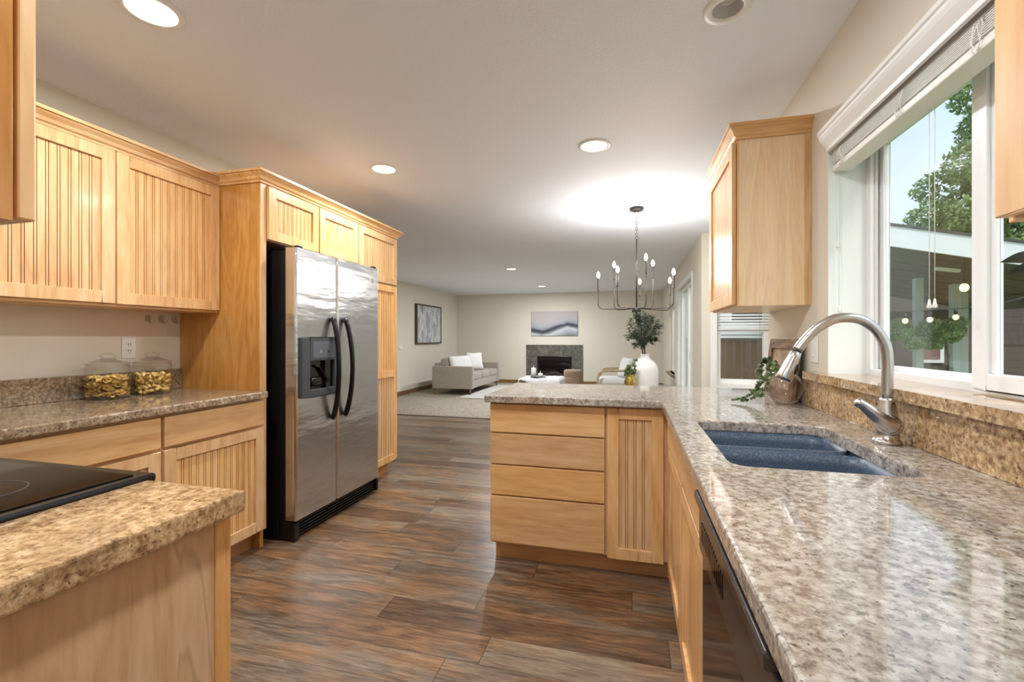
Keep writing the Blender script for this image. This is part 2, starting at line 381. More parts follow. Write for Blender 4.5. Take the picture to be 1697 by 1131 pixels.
mb.poly([(XR, 2.97), (1.52, 3.70), (1.52+.12, 3.70), (XR+.16, 2.92), (XR+.16, 2.97)], [], 0, CH); struct(mb.build('wall_nook.002', wall_m))
LIGHTS = [(-1.705, 1.27), (-1.70, 2.88), (-0.22, 2.87), (-2.01, 7.60), (-1.99, 10.3)]
def circ(c, r, n=32): return [(c[0]+r*math.cos(2*PI*k/n), c[1]+r*math.sin(2*PI*k/n)) for k in range(n)]
DEAD = (0.344, 1.80)
struct(ceil_bm.poly(CEIL, [circ(DEAD, 0.052)], CH, CH+0.1).build('ceiling', ceil_m), 'white textured ceiling')
# baseboards
struct(MB().box(-4.72, -4.70, 3.72, YF, 0.006, 0.095).build('baseboard_left', wood_trim, bevel=.004))
struct(MB().box(-4.70, -2.72, YF-.02, YF, 0.006, 0.095).build('baseboard_far', wood_trim, bevel=.004))
struct(MB().box(-1.2, XR, YF-.02, YF, 0.006, 0.095).build('baseboard_far.001', wood_trim, bevel=.004))
struct(MB().box(-3.9, XR, YC-.02, YC+.02, 0.0, 0.012).build('trim_1', plain('threshold strip', lin(120, 104, 90), .5), bevel=.003))

# kitchen window (window_1): frame, two sashes, glass
def window_unit(name, axis, p, q, a0, a1, z0, z1, split=None, label=None, fw=0.035, glass_p=None, split_z=None):
    """vinyl frame filling the opening a0..a1, z0..z1 between depths p..q; glass panes as children"""
    T = (lambda d, a, z: (d, a, z)) if axis == 'x' else (lambda d, a, z: (a, d, z))
    mb = MB()
    def bx(d0, d1, b0, b1, c0, c1): mb.box(d0, d1, b0, b1, c0, c1, T)
    bx(p, q, a0, a0+fw, z0, z1); bx(p, q, a1-fw, a1, z0, z1); bx(p, q, a0+fw, a1-fw, z0, z0+fw); bx(p, q, a0+fw, a1-fw, z1-fw, z1)
    if split: bx(p, q, split-.02, split+.02, z0+fw, z1-fw)
    if split_z: bx(p-.004, q, a0+fw, a1-fw, split_z-.02, split_z+.02)
    w = struct(mb.build(name, vinyl, bevel=.003), label)
    g = glass_p or (p+q)/2
    gm = MB(); gm.box(g-.002, g+.002, a0+fw, a1-fw, z0+fw, z1-fw, T); gm.build('window_pane', glass_win, w)
    return w
y0, y1, z0, z1 = WIN
mb = MB()
mb.box(.925, .985, y1-.035, y1, z0, z1); mb.box(.925, .985, y0, y0+.035, z0, z1)
mb.box(.925, .985, y0+.035, y1-.035, z0, z0+.028); mb.box(.925, .985, y0+.035, y1-.035, z1-.03, z1)
mb.box(.940, .948, y1-.045, y1-.035, z0+.028, z1-.03)
win = struct(mb.build('window_1', vinyl, bevel=.003), 'white vinyl kitchen window above the sink')
mb = MB(); s0, s1 = 1.555, y1-.035        # fixed sash (far)
mb.box(.955, .978, s1-.03, s1, z0+.028, z1-.03); mb.box(.955, .978, s0-.035, s0, z0+.028, z1-.03)
mb.box(.955, .978, s0, s1-.03, z0+.028, z0+.046); mb.box(.955, .978, s0, s1-.03, z1-.05, z1-.03); mb.build('fixed_sash', vinyl, win, bevel=.003)
MB().box(.965, .969, s0, s1-.03, z0+.046, z1-.05).build('window_pane', glass_win, win)
mb = MB(); s0, s1 = y0+.035, 1.545        # sliding sash (near)
mb.box(.920, .952, s1-.055, s1, z0+.012, z1-.03); mb.box(.920, .952, s0, s0+.05, z0+.012, z1-.03)
mb.box(.920, .952, s0+.05, s1-.055, z0+.012, z0+.055); mb.box(.920, .952, s0+.05, s1-.055, z1-.07, z1-.03)
mb.box(.930, .940, s1-.072, s1-.055, z0+.055, z1-.07)
sl = mb.build('sliding_sash', vinyl, win, bevel=.003)
MB().box(.935, .939, s0+.05, s1-.072, z0+.055, z1-.07).build('window_pane', glass_win, sl)
# white jamb liners and head of the recess
mb = MB(); mb.box(.79, .925, y1-.004, y1-.0005, z0, z1-.002); mb.box(.79, .925, y0+.0005, y0+.004, z0, z1-.002); mb.box(.79, .925, y0+.004, y1-.004, z1-.005, z1-.001)
struct(mb.build('trim_2', plain('white jamb paint', lin(236, 240, 238), .5)))
# crown moulding over the window
prof = [(0, 0), (.012, 0), (.014, .014), (.022, .024), (.034, .040), (.040, .052), (.040, .062), (.046, .066), (.046, .080), (0, .080)]
def moulding(path, prof, z, closed=False):
    """profile (out, up) swept along a plan polyline with mitres; out is to the right of travel"""
    pts = [Vector((p[0], p[1])) for p in path]; m = len(pts); vs = []
    for i in range(m):
        d0 = (pts[i]-pts[i-1]).normalized() if i > 0 else None; d1 = (pts[i+1]-pts[i]).normalized() if i < m-1 else None
        n0 = Vector((d0.y, -d0.x)) if d0 else None; n1 = Vector((d1.y, -d1.x)) if d1 else None
        if n0 is None: nn = n1
        elif n1 is None: nn = n0
        else: nn = (n0+n1); nn = nn/(nn.dot(n0))
        for o, u in prof: vs.append((pts[i].x+nn.x*o, pts[i].y+nn.y*o, z+u))
    k = len(prof)
    fs = [(i*k+j, i*k+(j+1) % k, (i+1)*k+(j+1) % k, (i+1)*k+j) for i in range(m-1) for j in range(k)]
    fs += [tuple(range(k)), tuple((m-1)*k+j for j in reversed(range(k)))]
    return MB().add(vs, fs)
hd = moulding([(XR-.001, 0.83), (XR-.001, 2.12)][::-1], prof, 1.985)
struct(hd.build('trim_3', white_trim), 'white crown moulding above the kitchen window')

# far windows and slider
window_unit('window_2', 'y', 5.64, 5.70, 0.95, 1.50, 0.70, 2.05, label='white nook window facing the fence', split_z=1.315, fw=.05)
mb = MB()
mb.box(.88, .95, 5.572, 5.59, .62, 2.12); mb.box(.95, 1.50, 5.572, 5.59, .62, .70); mb.box(.95, 1.50, 5.572, 5.59, 2.05, 2.12); mb.box(1.50, 1.52, 5.572, 5.59, .62, 2.12)
struct(mb.build('trim_4', white_trim, bevel=.003))
nb = thing('window_blind', 'white horizontal blind half lowered in the nook window', 'blind', (1.22, 5.6, 1.3))
MB().box(.955, 1.495, 5.597, 5.632, 2.01, 2.045).build('head_rail', vinyl, nb)
mb = MB()
for i in range(20):
    z = 1.352+i*.033; mb.obox((1.225, 5.615, z), (1, 0, 0), (0, .8, .6), (0, -.6, .8), .268, .017, .0008)
mb.build('slats', plain('white blind slat', lin(240, 241, 240), .5), nb)
MB().box(.957, 1.493, 5.600, 5.630, 1.318, 1.334).build('bottom_rail', vinyl, nb)
MB().tube([(1.40, 5.594, 2.0), (1.40, 5.594, .95)], .0015, 5).build('pull_cord', plain('grey cord', lin(120, 120, 120)), nb)
window_unit('window_fill_nook', 'x', 1.56, 1.62, 4.0, 5.35, 0.75, 2.05, split=4.67)  # unseen window added to admit sky light
window_unit('window_4', 'x', .85, .90, 8.863, 10.08, 0.53, 1.90, split=9.5, label='white living room window beyond the sliding door')
struct(MB().box(.72, .85, 8.83, 10.11, .50, .53).build('trim_5', wood_trim, bevel=.003))
window_unit('window_fill_back', 'y', -3.28, -3.22, -2.3, 0.4, 0.3, 2.15, split=-0.95)  # unseen window, added for daylight fill from behind the camera
dr = window_unit('door_1', 'x', .84, .90, 6.40, 8.205, 0.0, 2.04, split=7.3, label='white framed sliding glass door', fw=.05)
MB().tube([(.83, 6.62, .88), (.795, 6.62, .90), (.785, 6.62, .98), (.795, 6.62, 1.08), (.83, 6.62, 1.10)], .009, 8).build('door_handle', white_pl, dr)
mb = MB(); mb.box(.775, .79, 8.205, 8.275, 0.006, 2.11); mb.box(.775, .79, 6.33, 6.40, 0.0, 2.11); mb.box(.775, .79, 6.40, 8.205, 2.04, 2.11)
mb.box(.79, .84, 8.195, 8.2045, 0.006, 2.04)
struct(mb.build('trim_6', white_trim, bevel=.003))

# ------------------------------------------------------------------ cabinets
def tmap(kind, X):
    return {'+x': lambda u, w, z: (X+w, u, z), '-x': lambda u, w, z: (X-w, u, z), '-y': lambda u, w, z: (u, X-w, z), '+y': lambda u, w, z: (u, X+w, z)}[kind]
def bead_panel(T, u0, u1, z0, z1, step=0.040):
    """beadboard: flats with pairs of narrow grooves"""
    n = max(1, round((u1-u0)/step)); st = (u1-u0)/n; G, B = .0028, .0075
    pr = [(u0, .009, 0)]
    for i in range(1, n):
        c = u0+i*st; a = c-B/2-G
        pr += [(a, .009, 0), (a+G*.3, .005, 1), (a+G*.7, .005, 1), (a+G, .009, 1), (a+G+B, .009, 0), (a+G+B+G*.3, .005, 1), (a+G+B+G*.7, .005, 1), (a+2*G+B, .009, 1)]
    pr += [(u1, .009, 0)]
    mb = MB()
    for k in range(len(pr)-1):
        mb.cur = pr[k+1][2]
        (ua, wa, _), (ub, wb, _) = pr[k], pr[k+1]
        mb.add([T(ua, wa, z0), T(ub, wb, z0), T(ub, wb, z1), T(ua, wa, z1)], [(0, 1, 2, 3)])
    mb.cur = 0
    mb.add([T(u0, .002, z0), T(u1, .002, z0), T(u1, .002, z1), T(u0, .002, z1)], [(0, 1, 2, 3)])
    return mb
def door(parent, kind, X, u0, u1, z0, z1, name='door', fr=.056, mids=(), step=.040, mat=None):
    T = tmap(kind, X); D = .02; mat = mat or wood_v
    mb = MB()
    mb.box(u0, u0+fr, 0.001, D, z0, z1, T); mb.box(u1-fr, u1, 0.001, D, z0, z1, T)
    zz = [z0]+[q for m in mids for q in (m-.03, m+.03)]+[z1]
    rails = [(z0, z0+fr)]+[(m-.03, m+.03) for m in mids]+[(z1-fr, z1)]
    for a, b in rails: mb.box(u0+fr, u1-fr, 0.001, D, a, b, T)
    d = mb.build(name, mat, parent, bevel=.0015, seg=1)
    for (a, b), (c, e) in zip(rails[:-1], rails[1:]):
        bead_panel(T, u0+fr, u1-fr, b, c, step).build('door_panel', [mat, wood_groove], d, recalc=False)
    return d
def drawer(parent, kind, X, u0, u1, z0, z1, mat, name='drawer'):
    return MB().box(u0, u1, 0.001, .02, z0, z1, tmap(kind, X)).build(name, mat, parent, bevel=.003)
crown = [(0, 0), (.010, 0), (.012, .010), (.020, .016), (.026, .030), (.040, .044), (.044, .050), (.052, .052), (.052, .066), (0, .066)]

# left wall cabinets
c1 = thing('wall_cabinet', 'maple wall cabinet with two beadboard doors above the pasta jars', 'cabinet', (-2.53, 1.60, 1.37))
MB().box(XL+.001, -2.385, 1.04, 2.163, 1.372, 2.13).build('cabinet_body', wood_hy, c1, bevel=.001)
door(c1, '+x', -2.385, 1.048, 1.594, 1.385, 2.11); door(c1, '+x', -2.385, 1.602, 2.155, 1.385, 2.11)
moulding([(-2.385, 1.04), (-2.385, 2.163)], crown, 2.115).build('crown_moulding', wood_hy, c1)
c2 = thing('wall_cabinet', 'maple wall cabinet with one beadboard door at the left edge of the frame', 'cabinet', (-2.53, .74, 1.37))
MB().box(XL+.001, -2.385, .45, 1.036, 1.372, 2.13).build('cabinet_body', wood_hy, c2, bevel=.001)
door(c2, '+x', -2.385, .458, 1.030, 1.385, 2.11)
moulding([(-2.385, .45), (-2.385, 1.036)], crown, 2.115).build('crown_moulding', wood_hy, c2)

# tall surround round the fridge
c3 = thing('fridge_cabinet', 'honey maple cabinet surround over the fridge with two beadboard doors', 'cabinet', (-2.38, 2.65, 0))
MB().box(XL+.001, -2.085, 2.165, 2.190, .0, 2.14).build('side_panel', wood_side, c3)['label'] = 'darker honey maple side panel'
MB().box(-2.085, -2.078, 2.165, 2.206, .10, 2.14).build('face_frame', wood_v, c3)
MB().box(XL+.001, -2.085, 2.190, 3.118, 1.80, 2.14).build('cabinet_body', wood_hy, c3)
door(c3, '+x', -2.083, 2.212, 2.652, 1.805, 2.118, step=.038); door(c3, '+x', -2.083, 2.664, 3.110, 1.805, 2.118, step=.038)
moulding([(-2.40, 2.165), (-2.080, 2.165), (-2.080, 3.118)], crown, 2.128).build('crown_moulding', wood_hy, c3)
c4 = thing('pantry_cabinet', 'tall maple pantry cabinet beyond the fridge with beadboard doors', 'cabinet', (-2.38, 3.42, 0))
MB().box(XL+.001, -2.085, 3.21, 3.60, .11, 1.79).box(XL+.001, -2.085, 3.12, 3.60, 1.79, 2.14).box(XL+.001, -2.085, 3.60, 3.73, .11, 2.14).build('cabinet_body', wood_v, c4)
door(c4, '+x', -2.083, 3.130, 3.722, 1.700, 2.118, step=.038)
door(c4, '+x', -2.083, 3.215, 3.722, .125, 1.685, mids=(.905,), step=.038)
MB().box(XL+.001, -2.155, 3.215, 3.72, 0, .11).build('toe_kick', wood_toe, c4)
moulding([(-2.080, 3.120), (-2.080, 3.73), (-2.45, 3.73)], crown, 2.128).build('crown_moulding', wood_hy, c4)

# left base cabinets
def base_left(ya, yb, doors, lab):
    c = thing('base_cabinet', lab, 'cabinet', (-2.37, (ya+yb)/2, 0))
    MB().box(XL+.001, -2.067, ya, yb, .105, .876).build('cabinet_body', wood_hy, c)
    drawer(c, '+x', -2.067, ya+.006, yb-.006, .722, .862, wood_hy)
    n = len(doors)
    for a, b in doors: door(c, '+x', -2.067, a, b, .118, .708, step=.038)
    MB().box(XL+.001, -2.14, ya, yb, 0, .105).build('toe_kick', wood_toe, c)
base_left(1.575, 2.163, [(1.581, 2.157)], 'maple base cabinet beside the fridge with drawer and beadboard door')
base_left(1.0, 1.573, [(1.006, 1.567)], 'maple base cabinet behind the black cooktop with a wide drawer')

# granite tops
def top(name, outer, holes, label, mat=None, zt=.915, th=.038, cat='countertop'):
    o = MB().poly(outer, holes, zt-th, zt).build(name, mat or granite, bevel=.006, seg=2)
    return tag(centre_keep(o), label, cat)
def centre_keep(o): return o
top('countertop', [(XL+.001, .102), (-1.775, .102), (-1.775, .745), (-2.022, .745), (-2.022, 2.163), (XL+.001, 2.163)], [], 'dark speckled granite countertop under the two pasta jars', granite_dark)
tag(MB().box(XL+.0005, XL+.02, .13, 2.163, .9155, 1.035).build('backsplash', granite_dark, bevel=.002), 'low speckled granite backsplash behind the pasta jars', 'backsplash')
top('countertop', [(-1.005, .102), (-.749, .102), (-.749, .745), (-1.005, .745)], [], 'short warm granite countertop beside the black cooktop', granite_warm, th=.042)
def rrect(x0, x1, y0, y1, r, n=5):
    out = []
    for cx, cy, a in ((x1-r, y1-r, 0), (x0+r, y1-r, 90), (x0+r, y0+r, 180), (x1-r, y0+r, 270)):
        for k in range(n+1):
            t = math.radians(a+90*k/n); out.append((cx+r*math.cos(t), cy+r*math.sin(t)))
    return out
SINK = (.235, .640, 1.186, 1.800)
top('countertop', [(.145, -.35), (XR-.001, -.35), (XR-.001, 3.02), (-.760, 3.02), (-.760, 2.300), (.145, 2.300)], [rrect(*SINK, .045)],
    'speckled granite countertop around the sink and over the peninsula', granite)
tag(MB().box(XR-.021, XR-.0005, -.35, 2.33, .9155, 1.038).build('backsplash', granite_warm, bevel=.002), 'warm speckled granite backsplash below the kitchen window', 'backsplash')
mb = MB(); mb.box(.745, .789, .80, 2.29, 1.039, 1.069); mb.box(.789, .924, y0+.005, y1-.005, 1.071, 1.0725); mb.box(.745, .789, .80, 2.29, 1.069, 1.0725)
so = mb.build('window_sill', granite_warm, bevel=.002); tag(so, 'granite window sill slab behind the faucet', 'window sill')

# peninsula
p = thing('peninsula_cabinet', 'maple peninsula cabinet with four drawers and a beadboard door', 'cabinet', (-.3, 2.63, 0))
MB().box(-.742, .21, 2.366, 2.93, .105, .876).build('cabinet_body', wood_v, p)
for a, b in ((.712, .866), (.541, .704), (.374, .533), (.118, .366)): drawer(p, '-y', 2.366, -.740, -.128, a, b, wood_hx)
door(p, '-y', 2.366, -.116, .158, .100, .866, step=.040)
MB().box(-.730, .21, 2.425, 2.93, 0, .105).build('toe_kick', wood_toe, p)
# sink base + corner
s = thing('sink_cabinet', 'maple sink base cabinet with two beadboard doors facing the aisle', 'cabinet', (.48, 1.8, 0))
MB().box(.190, .215, 1.166, 2.363, .105, .872).box(.215, .77, 1.166, 1.174, .105, .872).box(.215, .77, 1.90, 2.363, .105, .872).box(.215, .77, 1.174, 1.90, .105, .125).build('cabinet_body', wood_hy, s)
MB().box(.168, .19, 1.173, 2.255, .722, .866).build('false_drawer_front', wood_hy, s, bevel=.003)
door(s, '-x', .19, 1.173, 1.709, .118, .708, step=.038); door(s, '-x', .19, 1.717, 2.255, .118, .708, step=.038)
MB().box(.255, .60, 1.166, 2.42, 0, .104).build('toe_kick', wood_toe, s)
s2 = thing('base_cabinet', 'maple base cabinet under the near end of the sink counter', 'cabinet', (.48, .3, 0))
MB().box(.190, .77, -.34, .552, .105, .876).build('cabinet_body', wood_hy, s2)
door(s2, '-x', .19, .16, .546, .118, .708); drawer(s2, '-x', .19, .16, .546, .722, .866, wood_hy)
MB().box(.255, .60, -.34, .552, 0, .105).build('toe_kick', wood_toe, s2)

# corner wall cabinet right of the chandelier
k = thing('wall_cabinet', 'maple wall cabinet on the right wall with plain side facing the sink', 'cabinet', (.64, 2.64, 1.37))
MB().box(.492, .789, 2.322, 2.965, 1.372, 2.17).build('cabinet_body', wood_mat('lit maple cabinet side', (8, 8, .8), lin(224, 190, 148), lin(235, 204, 165), lin(241, 214, 180), .3, .2, .22), k, bevel=.001)  # side colour lightened to stand in for light falling on it
MB().box(.765, .789, 2.312, 2.3215, 1.372, 2.15).build('scribe_moulding', wood_v, k)
MB().box(.484, .4915, 2.322, 2.965, 1.372, 2.15).build('face_frame', wood_v, k)
door(k, '-x', .483, 2.330, 2.955, 1.380, 2.145, step=.036)
moulding([(.789, 2.321), (.484, 2.321), (.484, 2.965)][::-1], [(a*.8, b) for a, b in crown], 2.152).build('crown_moulding', wood_hx, k)
# near right wall cabinet
k2 = thing('wall_cabinet', 'maple wall cabinet cropped by the right edge beside the window', 'cabinet', (.64, .3, 1.37))
MB().box(.482, .789, -.2, .742, 1.372, 2.17).build('cabinet_body', wood_v, k2, bevel=.001)
door(k2, '-x', .482, .205, .735, 1.377, 2.145, fr=.062); door(k2, '-x', .482, -.19, .197, 1.377, 2.145, fr=.062)
# near left: end cabinet over the range
k3 = thing('wall_cabinet', 'maple wall cabinet cropped by the left edge above the short counter', 'cabinet', (-.89, .25, 1.37))
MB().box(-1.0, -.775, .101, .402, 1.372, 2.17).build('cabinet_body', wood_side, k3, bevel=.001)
MB().box(-.998, -.778, .4075, .428, 1.377, 2.145).build('door', wood_v, k3, bevel=.003)
k4 = thing('microwave', 'white microwave glimpsed over the range at the left edge', 'microwave', (-1.38, .3, 1.345))
MB().box(-1.76, -1.003, .101, .47, 1.345, 1.74).build('microwave_body', plain('microwave enamel', lin(200, 214, 220), .3), k4, bevel=.006)
MB().box(-1.58, -1.006, .4705, .503, 1.345, 1.735).build('door', plain('microwave door', lin(206, 222, 228), .15), k4, bevel=.004)
MB().tube([(-1.60, .505, 1.42), (-1.60, .53, 1.44), (-1.60, .53, 1.66), (-1.60, .505, 1.68)], .009, 8).build('handle', white_pl, k4)
# near left base cabinet with end panel
k5 = thing('base_cabinet', 'pale maple base cabinet end under the short granite counter', 'cabinet', (-.89, .42, 0))
MB().box(-1.0, -.786, .101, .70, .105, .872).build('cabinet_body', wood_v, k5)
MB().box(-.786, -.781, .101, .700, 0.0, .872).build('end_panel', wood_pale, k5)['label'] = 'pale flat end panel'
MB().box(-.815, -.778, .7005, .735, .0, .872).box(-1.0, -.815, .7005, .722, .105, .872).build('corner_stile', wood_v, k5, bevel=.002)

# ------------------------------------------------------------------ range
r = thing('range', 'black glass top range cropped by the left edge', 'range', (-1.39, .42, 0))
MB().box(-1.768, -1.010, .104, .715, .02, .905).build('range_body', black_gloss, r, bevel=.003)
mb = MB(); mb.box(-1.770, -1.0075, .104, .762, .9055, .925)
mb.build('cooktop', black_gloss, r, bevel=.006, seg=3)
MB().box(-1.75, -1.03, .15, .73, .9252, .928).build('glass_surface', black_glass, r, bevel=.0012)
for bx_, by_, br_ in ((-1.58, .30, .075), (-1.20, .30, .095), (-1.58, .56, .1), (-1.20, .56, .075)):
    MB().lathe([(br_, .0), (br_+.0025, .0), (br_+.0025, .0004), (br_, .0004), (br_, 0)], (bx_, by_, .928), 40).build('burner_ring', dark_grey, r)
MB().box(-1.75, -1.03, .716, .74, .16, .80).build('oven_door', black_glass, r, bevel=.004)
MB().tube([(-1.70, .745, .74), (-1.70, .79, .74), (-1.08, .79, .74), (-1.08, .745, .74)], .011, 10).build('oven_handle', nickel, r)

# ------------------------------------------------------------------ fridge
f = thing('refrigerator', 'stainless steel side by side refrigerator with black sides', 'refrigerator', (-2.3, 2.73, 0))
FY0, FY1, FX = 2.275, 3.190, -1.93
MB().box(-2.62, -2.005, FY0+.004, FY1-.004, .03, 1.752).build('fridge_body', black_side, f, bevel=.006)
def fdoor(a, b):
    mb = MB(); r_ = .016; n = 5
    pl = [(-2.003, a), (-2.003, b)]
    pl += [(FX-r_+r_*math.sin(PI/2*k/n), b-r_+r_*math.cos(PI/2*k/n)) for k in range(n+1)]
    pl += [(FX-r_+r_*math.cos(PI/2*k/n), a+r_-r_*math.sin(PI/2*k/n)) for k in range(n+1)]
    mb.poly(pl, [], .125, 1.765); o = mb.build('fridge_door', steel, f, bevel=.002)
    for p_ in o.data.polygons: p_.use_smooth = True
    return o
da = fdoor(FY0, 2.664); db = fdoor(2.672, FY1)
for d in (da, db): d.modifiers.new('wn', 'WEIGHTED_NORMAL')
mb = MB()     # dispenser housing
T = tmap('+x', FX)
mb.box(2.305, 2.372, .0, .022, .855, 1.224, T); mb.box(2.612, 2.632, 0, .022, .855, 1.224, T)
mb.box(2.372, 2.612, 0, .022, 1.078, 1.224, T); mb.box(2.372, 2.612, 0, .022, .855, .900, T)
dsp = mb.build('dispenser', dark_grey, da, bevel=.004)
MB().box(2.372, 2.612, .0005, .004, .900, 1.078, T).build('dispenser_recess', black_glass, dsp)
MB().box(2.40, 2.60, .022, .0232, 1.095, 1.20, T).build('control_panel', plain('control panel grey', lin(92, 96, 102), .3), dsp, bevel=.001)
for yy in (2.47, 2.545): MB().obox((FX+.024, yy, 1.135), (1, 0, 0), (0, 1, 0), (0, 0, 1), .0008, .009, .010).build('button', nickel, dsp)
mb = MB(); mb.cushion((FX+.012, 2.45, .945), .01, .06, .03, .6); mb.tube([(FX+.012, 2.42, 1.05), (FX+.016, 2.47, 1.03), (FX+.018, 2.53, .95)], .012, 10, flat=.4); mb.build('ice_lever', black_glass, dsp)
for yy, dd, lab in ((2.600, da, 0), (2.735, db, 1)):
    pts = []; rad = []
    for i in range(41):
        tt = i/40; z = .690+.665*tt; bow = math.sin(PI*tt)
        off = .010+.058*bow**.6; pts.append((FX+off, yy+(.012*bow if lab else -.012*bow)*0.6, z)); rad.append(.0155-.002*bow)
    MB().tube(pts, rad, 14, flat=1.25).build('handle', black_gloss, dd)
for yy in (FY0+.005, FY1-.085): MB().box(-2.12, -1.955, yy, yy+.08, 1.7525, 1.772).box(-1.975, -1.945, yy+.03, yy+.075, 1.765, 1.785).build('hinge_cover', black_gloss, f, bevel=.006)
mb = MB(); mb.box(-2.05, -1.965, FY0-.004, FY1+.004, .012, .118)
for i in range(5): mb.box(-1.965, -1.950, FY0+.03, FY1-.02, .022+i*.019, .032+i*.019)
mb.box(-1.965, -1.935, FY0-.004, FY0+.035, .005, .112); mb.box(-1.965, -1.935, FY1-.02, FY1+.004, .02, .112)
mb.build('base_grille', black_gloss, f, bevel=.003)
MB().box(-2.22, -2.05, FY0-.006, FY0+.02, .0, .118).build('wheel_cover', black_gloss, f, bevel=.004)
MB().lathe([(0, .0), (.014, 0), (.014, .002), (.011, .003), (0, .003)], (0, 0, 0), 24, lambda x, y, z: (FX+z+.0005, 3.10+x, 1.665+y)).build('round_badge', nickel, db)

# ------------------------------------------------------------------ dishwasher
d = thing('dishwasher', 'black dishwasher under the sink counter', 'dishwasher', (.45, .86, 0))
MB().box(.185, .75, .556, 1.162, .02, .866).build('dishwasher_body', black_side, d)
MB().box(.166, .1845, .560, 1.158, .11, .715).build('door', plain('brown black gloss door', lin(46, 34, 28), .08), d, bevel=.003)
mb = MB(); mb.box(.158, .1845, .560, 1.158, .72, .838); mb.box(.146, .166, .569, 1.150, .838, .862)
cp = mb.build('control_panel', plain('dark grey gloss', lin(58, 52, 50), .18), d, bevel=.006, seg=3)
mb = MB()
for i in range(14): mb.box(.1565, .158, 1.105-i*.018, 1.115-i*.018, .755, .80)
mb.build('vent', black_glass, cp)
MB().box(.235, .60, .556, 1.162, 0.0, .018).build('toe_kick', black_side, d)

# ------------------------------------------------------------------ sink
x0, x1, ya, yb = SINK
sk = thing('sink', 'dark grey composite double bowl sink', 'sink', (.44, 1.48, .66))
t = NT('grey composite'); v = t.coords((1, 1, 1), rnd=False); nn = t.n('TexNoise', {'Vector': v, 'Scale': 220.0, 'Detail': 3.0}).outputs['Fac']
sinkm = t.bsdf(t.ramp(nn, [(0.35, lin(56, 68, 84)), (0.6, lin(82, 98, 118)), (.75, lin(112, 128, 146))]), .38, 0, nn, .2, .001)
def bowl(a, b, zb, outer):
    mb = MB(); rings = []
    for inset, z, rr in ((0, 0, .05), (.004, -.03, .05), (.010, zb+.03, .05), (.018, zb+.012, .05), (.035, zb, .045)):
        rings.append([(px, py, .8765+z) for px, py in rrect(x0-.006+inset, x1+.006-inset, a+inset, b-inset, rr)])
    n = len(rings[0])
    for i in range(len(rings)-1):
        mb.smooth = True; mb.add(rings[i]+rings[i+1], [(k, (k+1) % n, n+(k+1) % n, n+k) for k in range(n)])
    mb.add(rings[-1], [tuple(range(n))]); return mb
b1 = bowl(1.566, yb+.008, -.21, 0).build('bowl', sinkm, sk, recalc=False)
b2 = bowl(ya-.008, 1.527, -.21, 0).build('bowl', sinkm, sk, recalc=False)
for o in (b1, b2):
    md = o.modifiers.new('solid', 'SOLIDIFY'); md.thickness = .006; md.offset = 1
MB().box(x0-.012, x1+.012, 1.525, 1.568, .70, .853).build('divider', sinkm, sk, bevel=.016, seg=4)
mb = MB(); mb.smooth = True; A_ = rrect(x0-.007, x1+.007, ya-.009, yb+.009, .05); n = len(A_)
mb.add([(p_[0], p_[1], .8765) for p_ in A_]+[(p_[0], p_[1], .850) for p_ in A_], [(k_, (k_+1) % n, n+(k_+1) % n, n+k_) for k_ in range(n)])
mb.build('rim', sinkm, sk, recalc=False)
for yy in (1.69, 1.35): MB().lathe([(0, .001), (.03, .001), (.042, .004), (.044, 0)], (.44, yy, .6668), 28).build('drain', nickel, sk)

# faucet
fc = thing('faucet', 'brushed nickel pull-down gooseneck faucet behind the sink', 'faucet', (.72, 1.545, .915))
FY = 1.545
MB().lathe([(0, .0005), (.036, .0005), (.036, .008), (.033, .012), (.030, .016), (.029, .03), (.0285, .06), (.026, .085), (.021, .11), (.0185, .125), (.0175, .132), (0, .132)], (.72, FY, .915), 40).build('body', nickel, fc)
import_pts = [(1470, 658), (1471.5, 620), (1472, 597), (1467.6, 571), (1453, 548), (1434, 534), (1416, 528.5), (1398, 527), (1385, 529), (1372.5, 534), (1350, 548), (1334, 564.5), (1321, 580.5)]
NECK = [(.720, 1.046), (.722, 1.11), (.722, 1.155), (.716, 1.201), (.695, 1.243), (.667, 1.268), (.640, 1.279), (.611, 1.281), (.591, 1.278), (.571, 1.269), (.536, 1.244), (.510, 1.214), (.489, 1.184)]
def smoothpath(p, n=4):
    out = []
    P = [Vector(q) for q in p]
    for i in range(len(P)-1):
        a, b, c, e = P[max(i-1, 0)], P[i], P[i+1], P[min(i+2, len(P)-1)]
        for k_ in range(n):
            t_ = k_/n; out.append(0.5*((2*b)+(c-a)*t_+(2*a-5*b+4*c-e)*t_*t_+(3*b-a-3*c+e)*t_**3))
    out.append(P[-1]); return out
MB().tube(smoothpath([(a, FY, b) for a, b in NECK]), .0143, 24).build('neck', nickel, fc)
dirv = Vector((.456-.489, 0, 1.105-1.184)).normalized(); A = Vector((.4885, FY, 1.183))
MB().tube([A, A+dirv*.004], .0138, 24).build('collar', black_gloss, fc)
sp = MB().tube([A+dirv*.0042, A+dirv*.02, A+dirv*.055, A+dirv*.088, A+dirv*.094], [.0150, .0160, .0195, .0225, .0215], 28).build('spray_head', nickel, fc)
MB().tube([A+dirv*.0942, A+dirv*.096], .020, 24).build('spray_face', black_gloss, sp)
side = Vector((dirv.z*-1, 0, dirv.x)); side = side if side.x > 0 else -side
MB().cushion(A+dirv*.055+side*.0195+Vector((0, -.006, 0)), .004, .009, .017, .9, R=Matrix.Rotation(math.atan2(-dirv.x, -dirv.z), 3, 'Y')).build('button', black_gloss, sp)
hp = smoothpath([(.712, 1.508, .972), (.690, 1.500, .985), (.664, 1.498, 1.008), (.642, 1.499, 1.028), (.622, 1.500, 1.040)])
hr = [.029-.0135*min(1, (i/(len(hp)-1))*1.3) for i in range(len(hp))]; hr[-3:] = [.0155, .0145, .008]
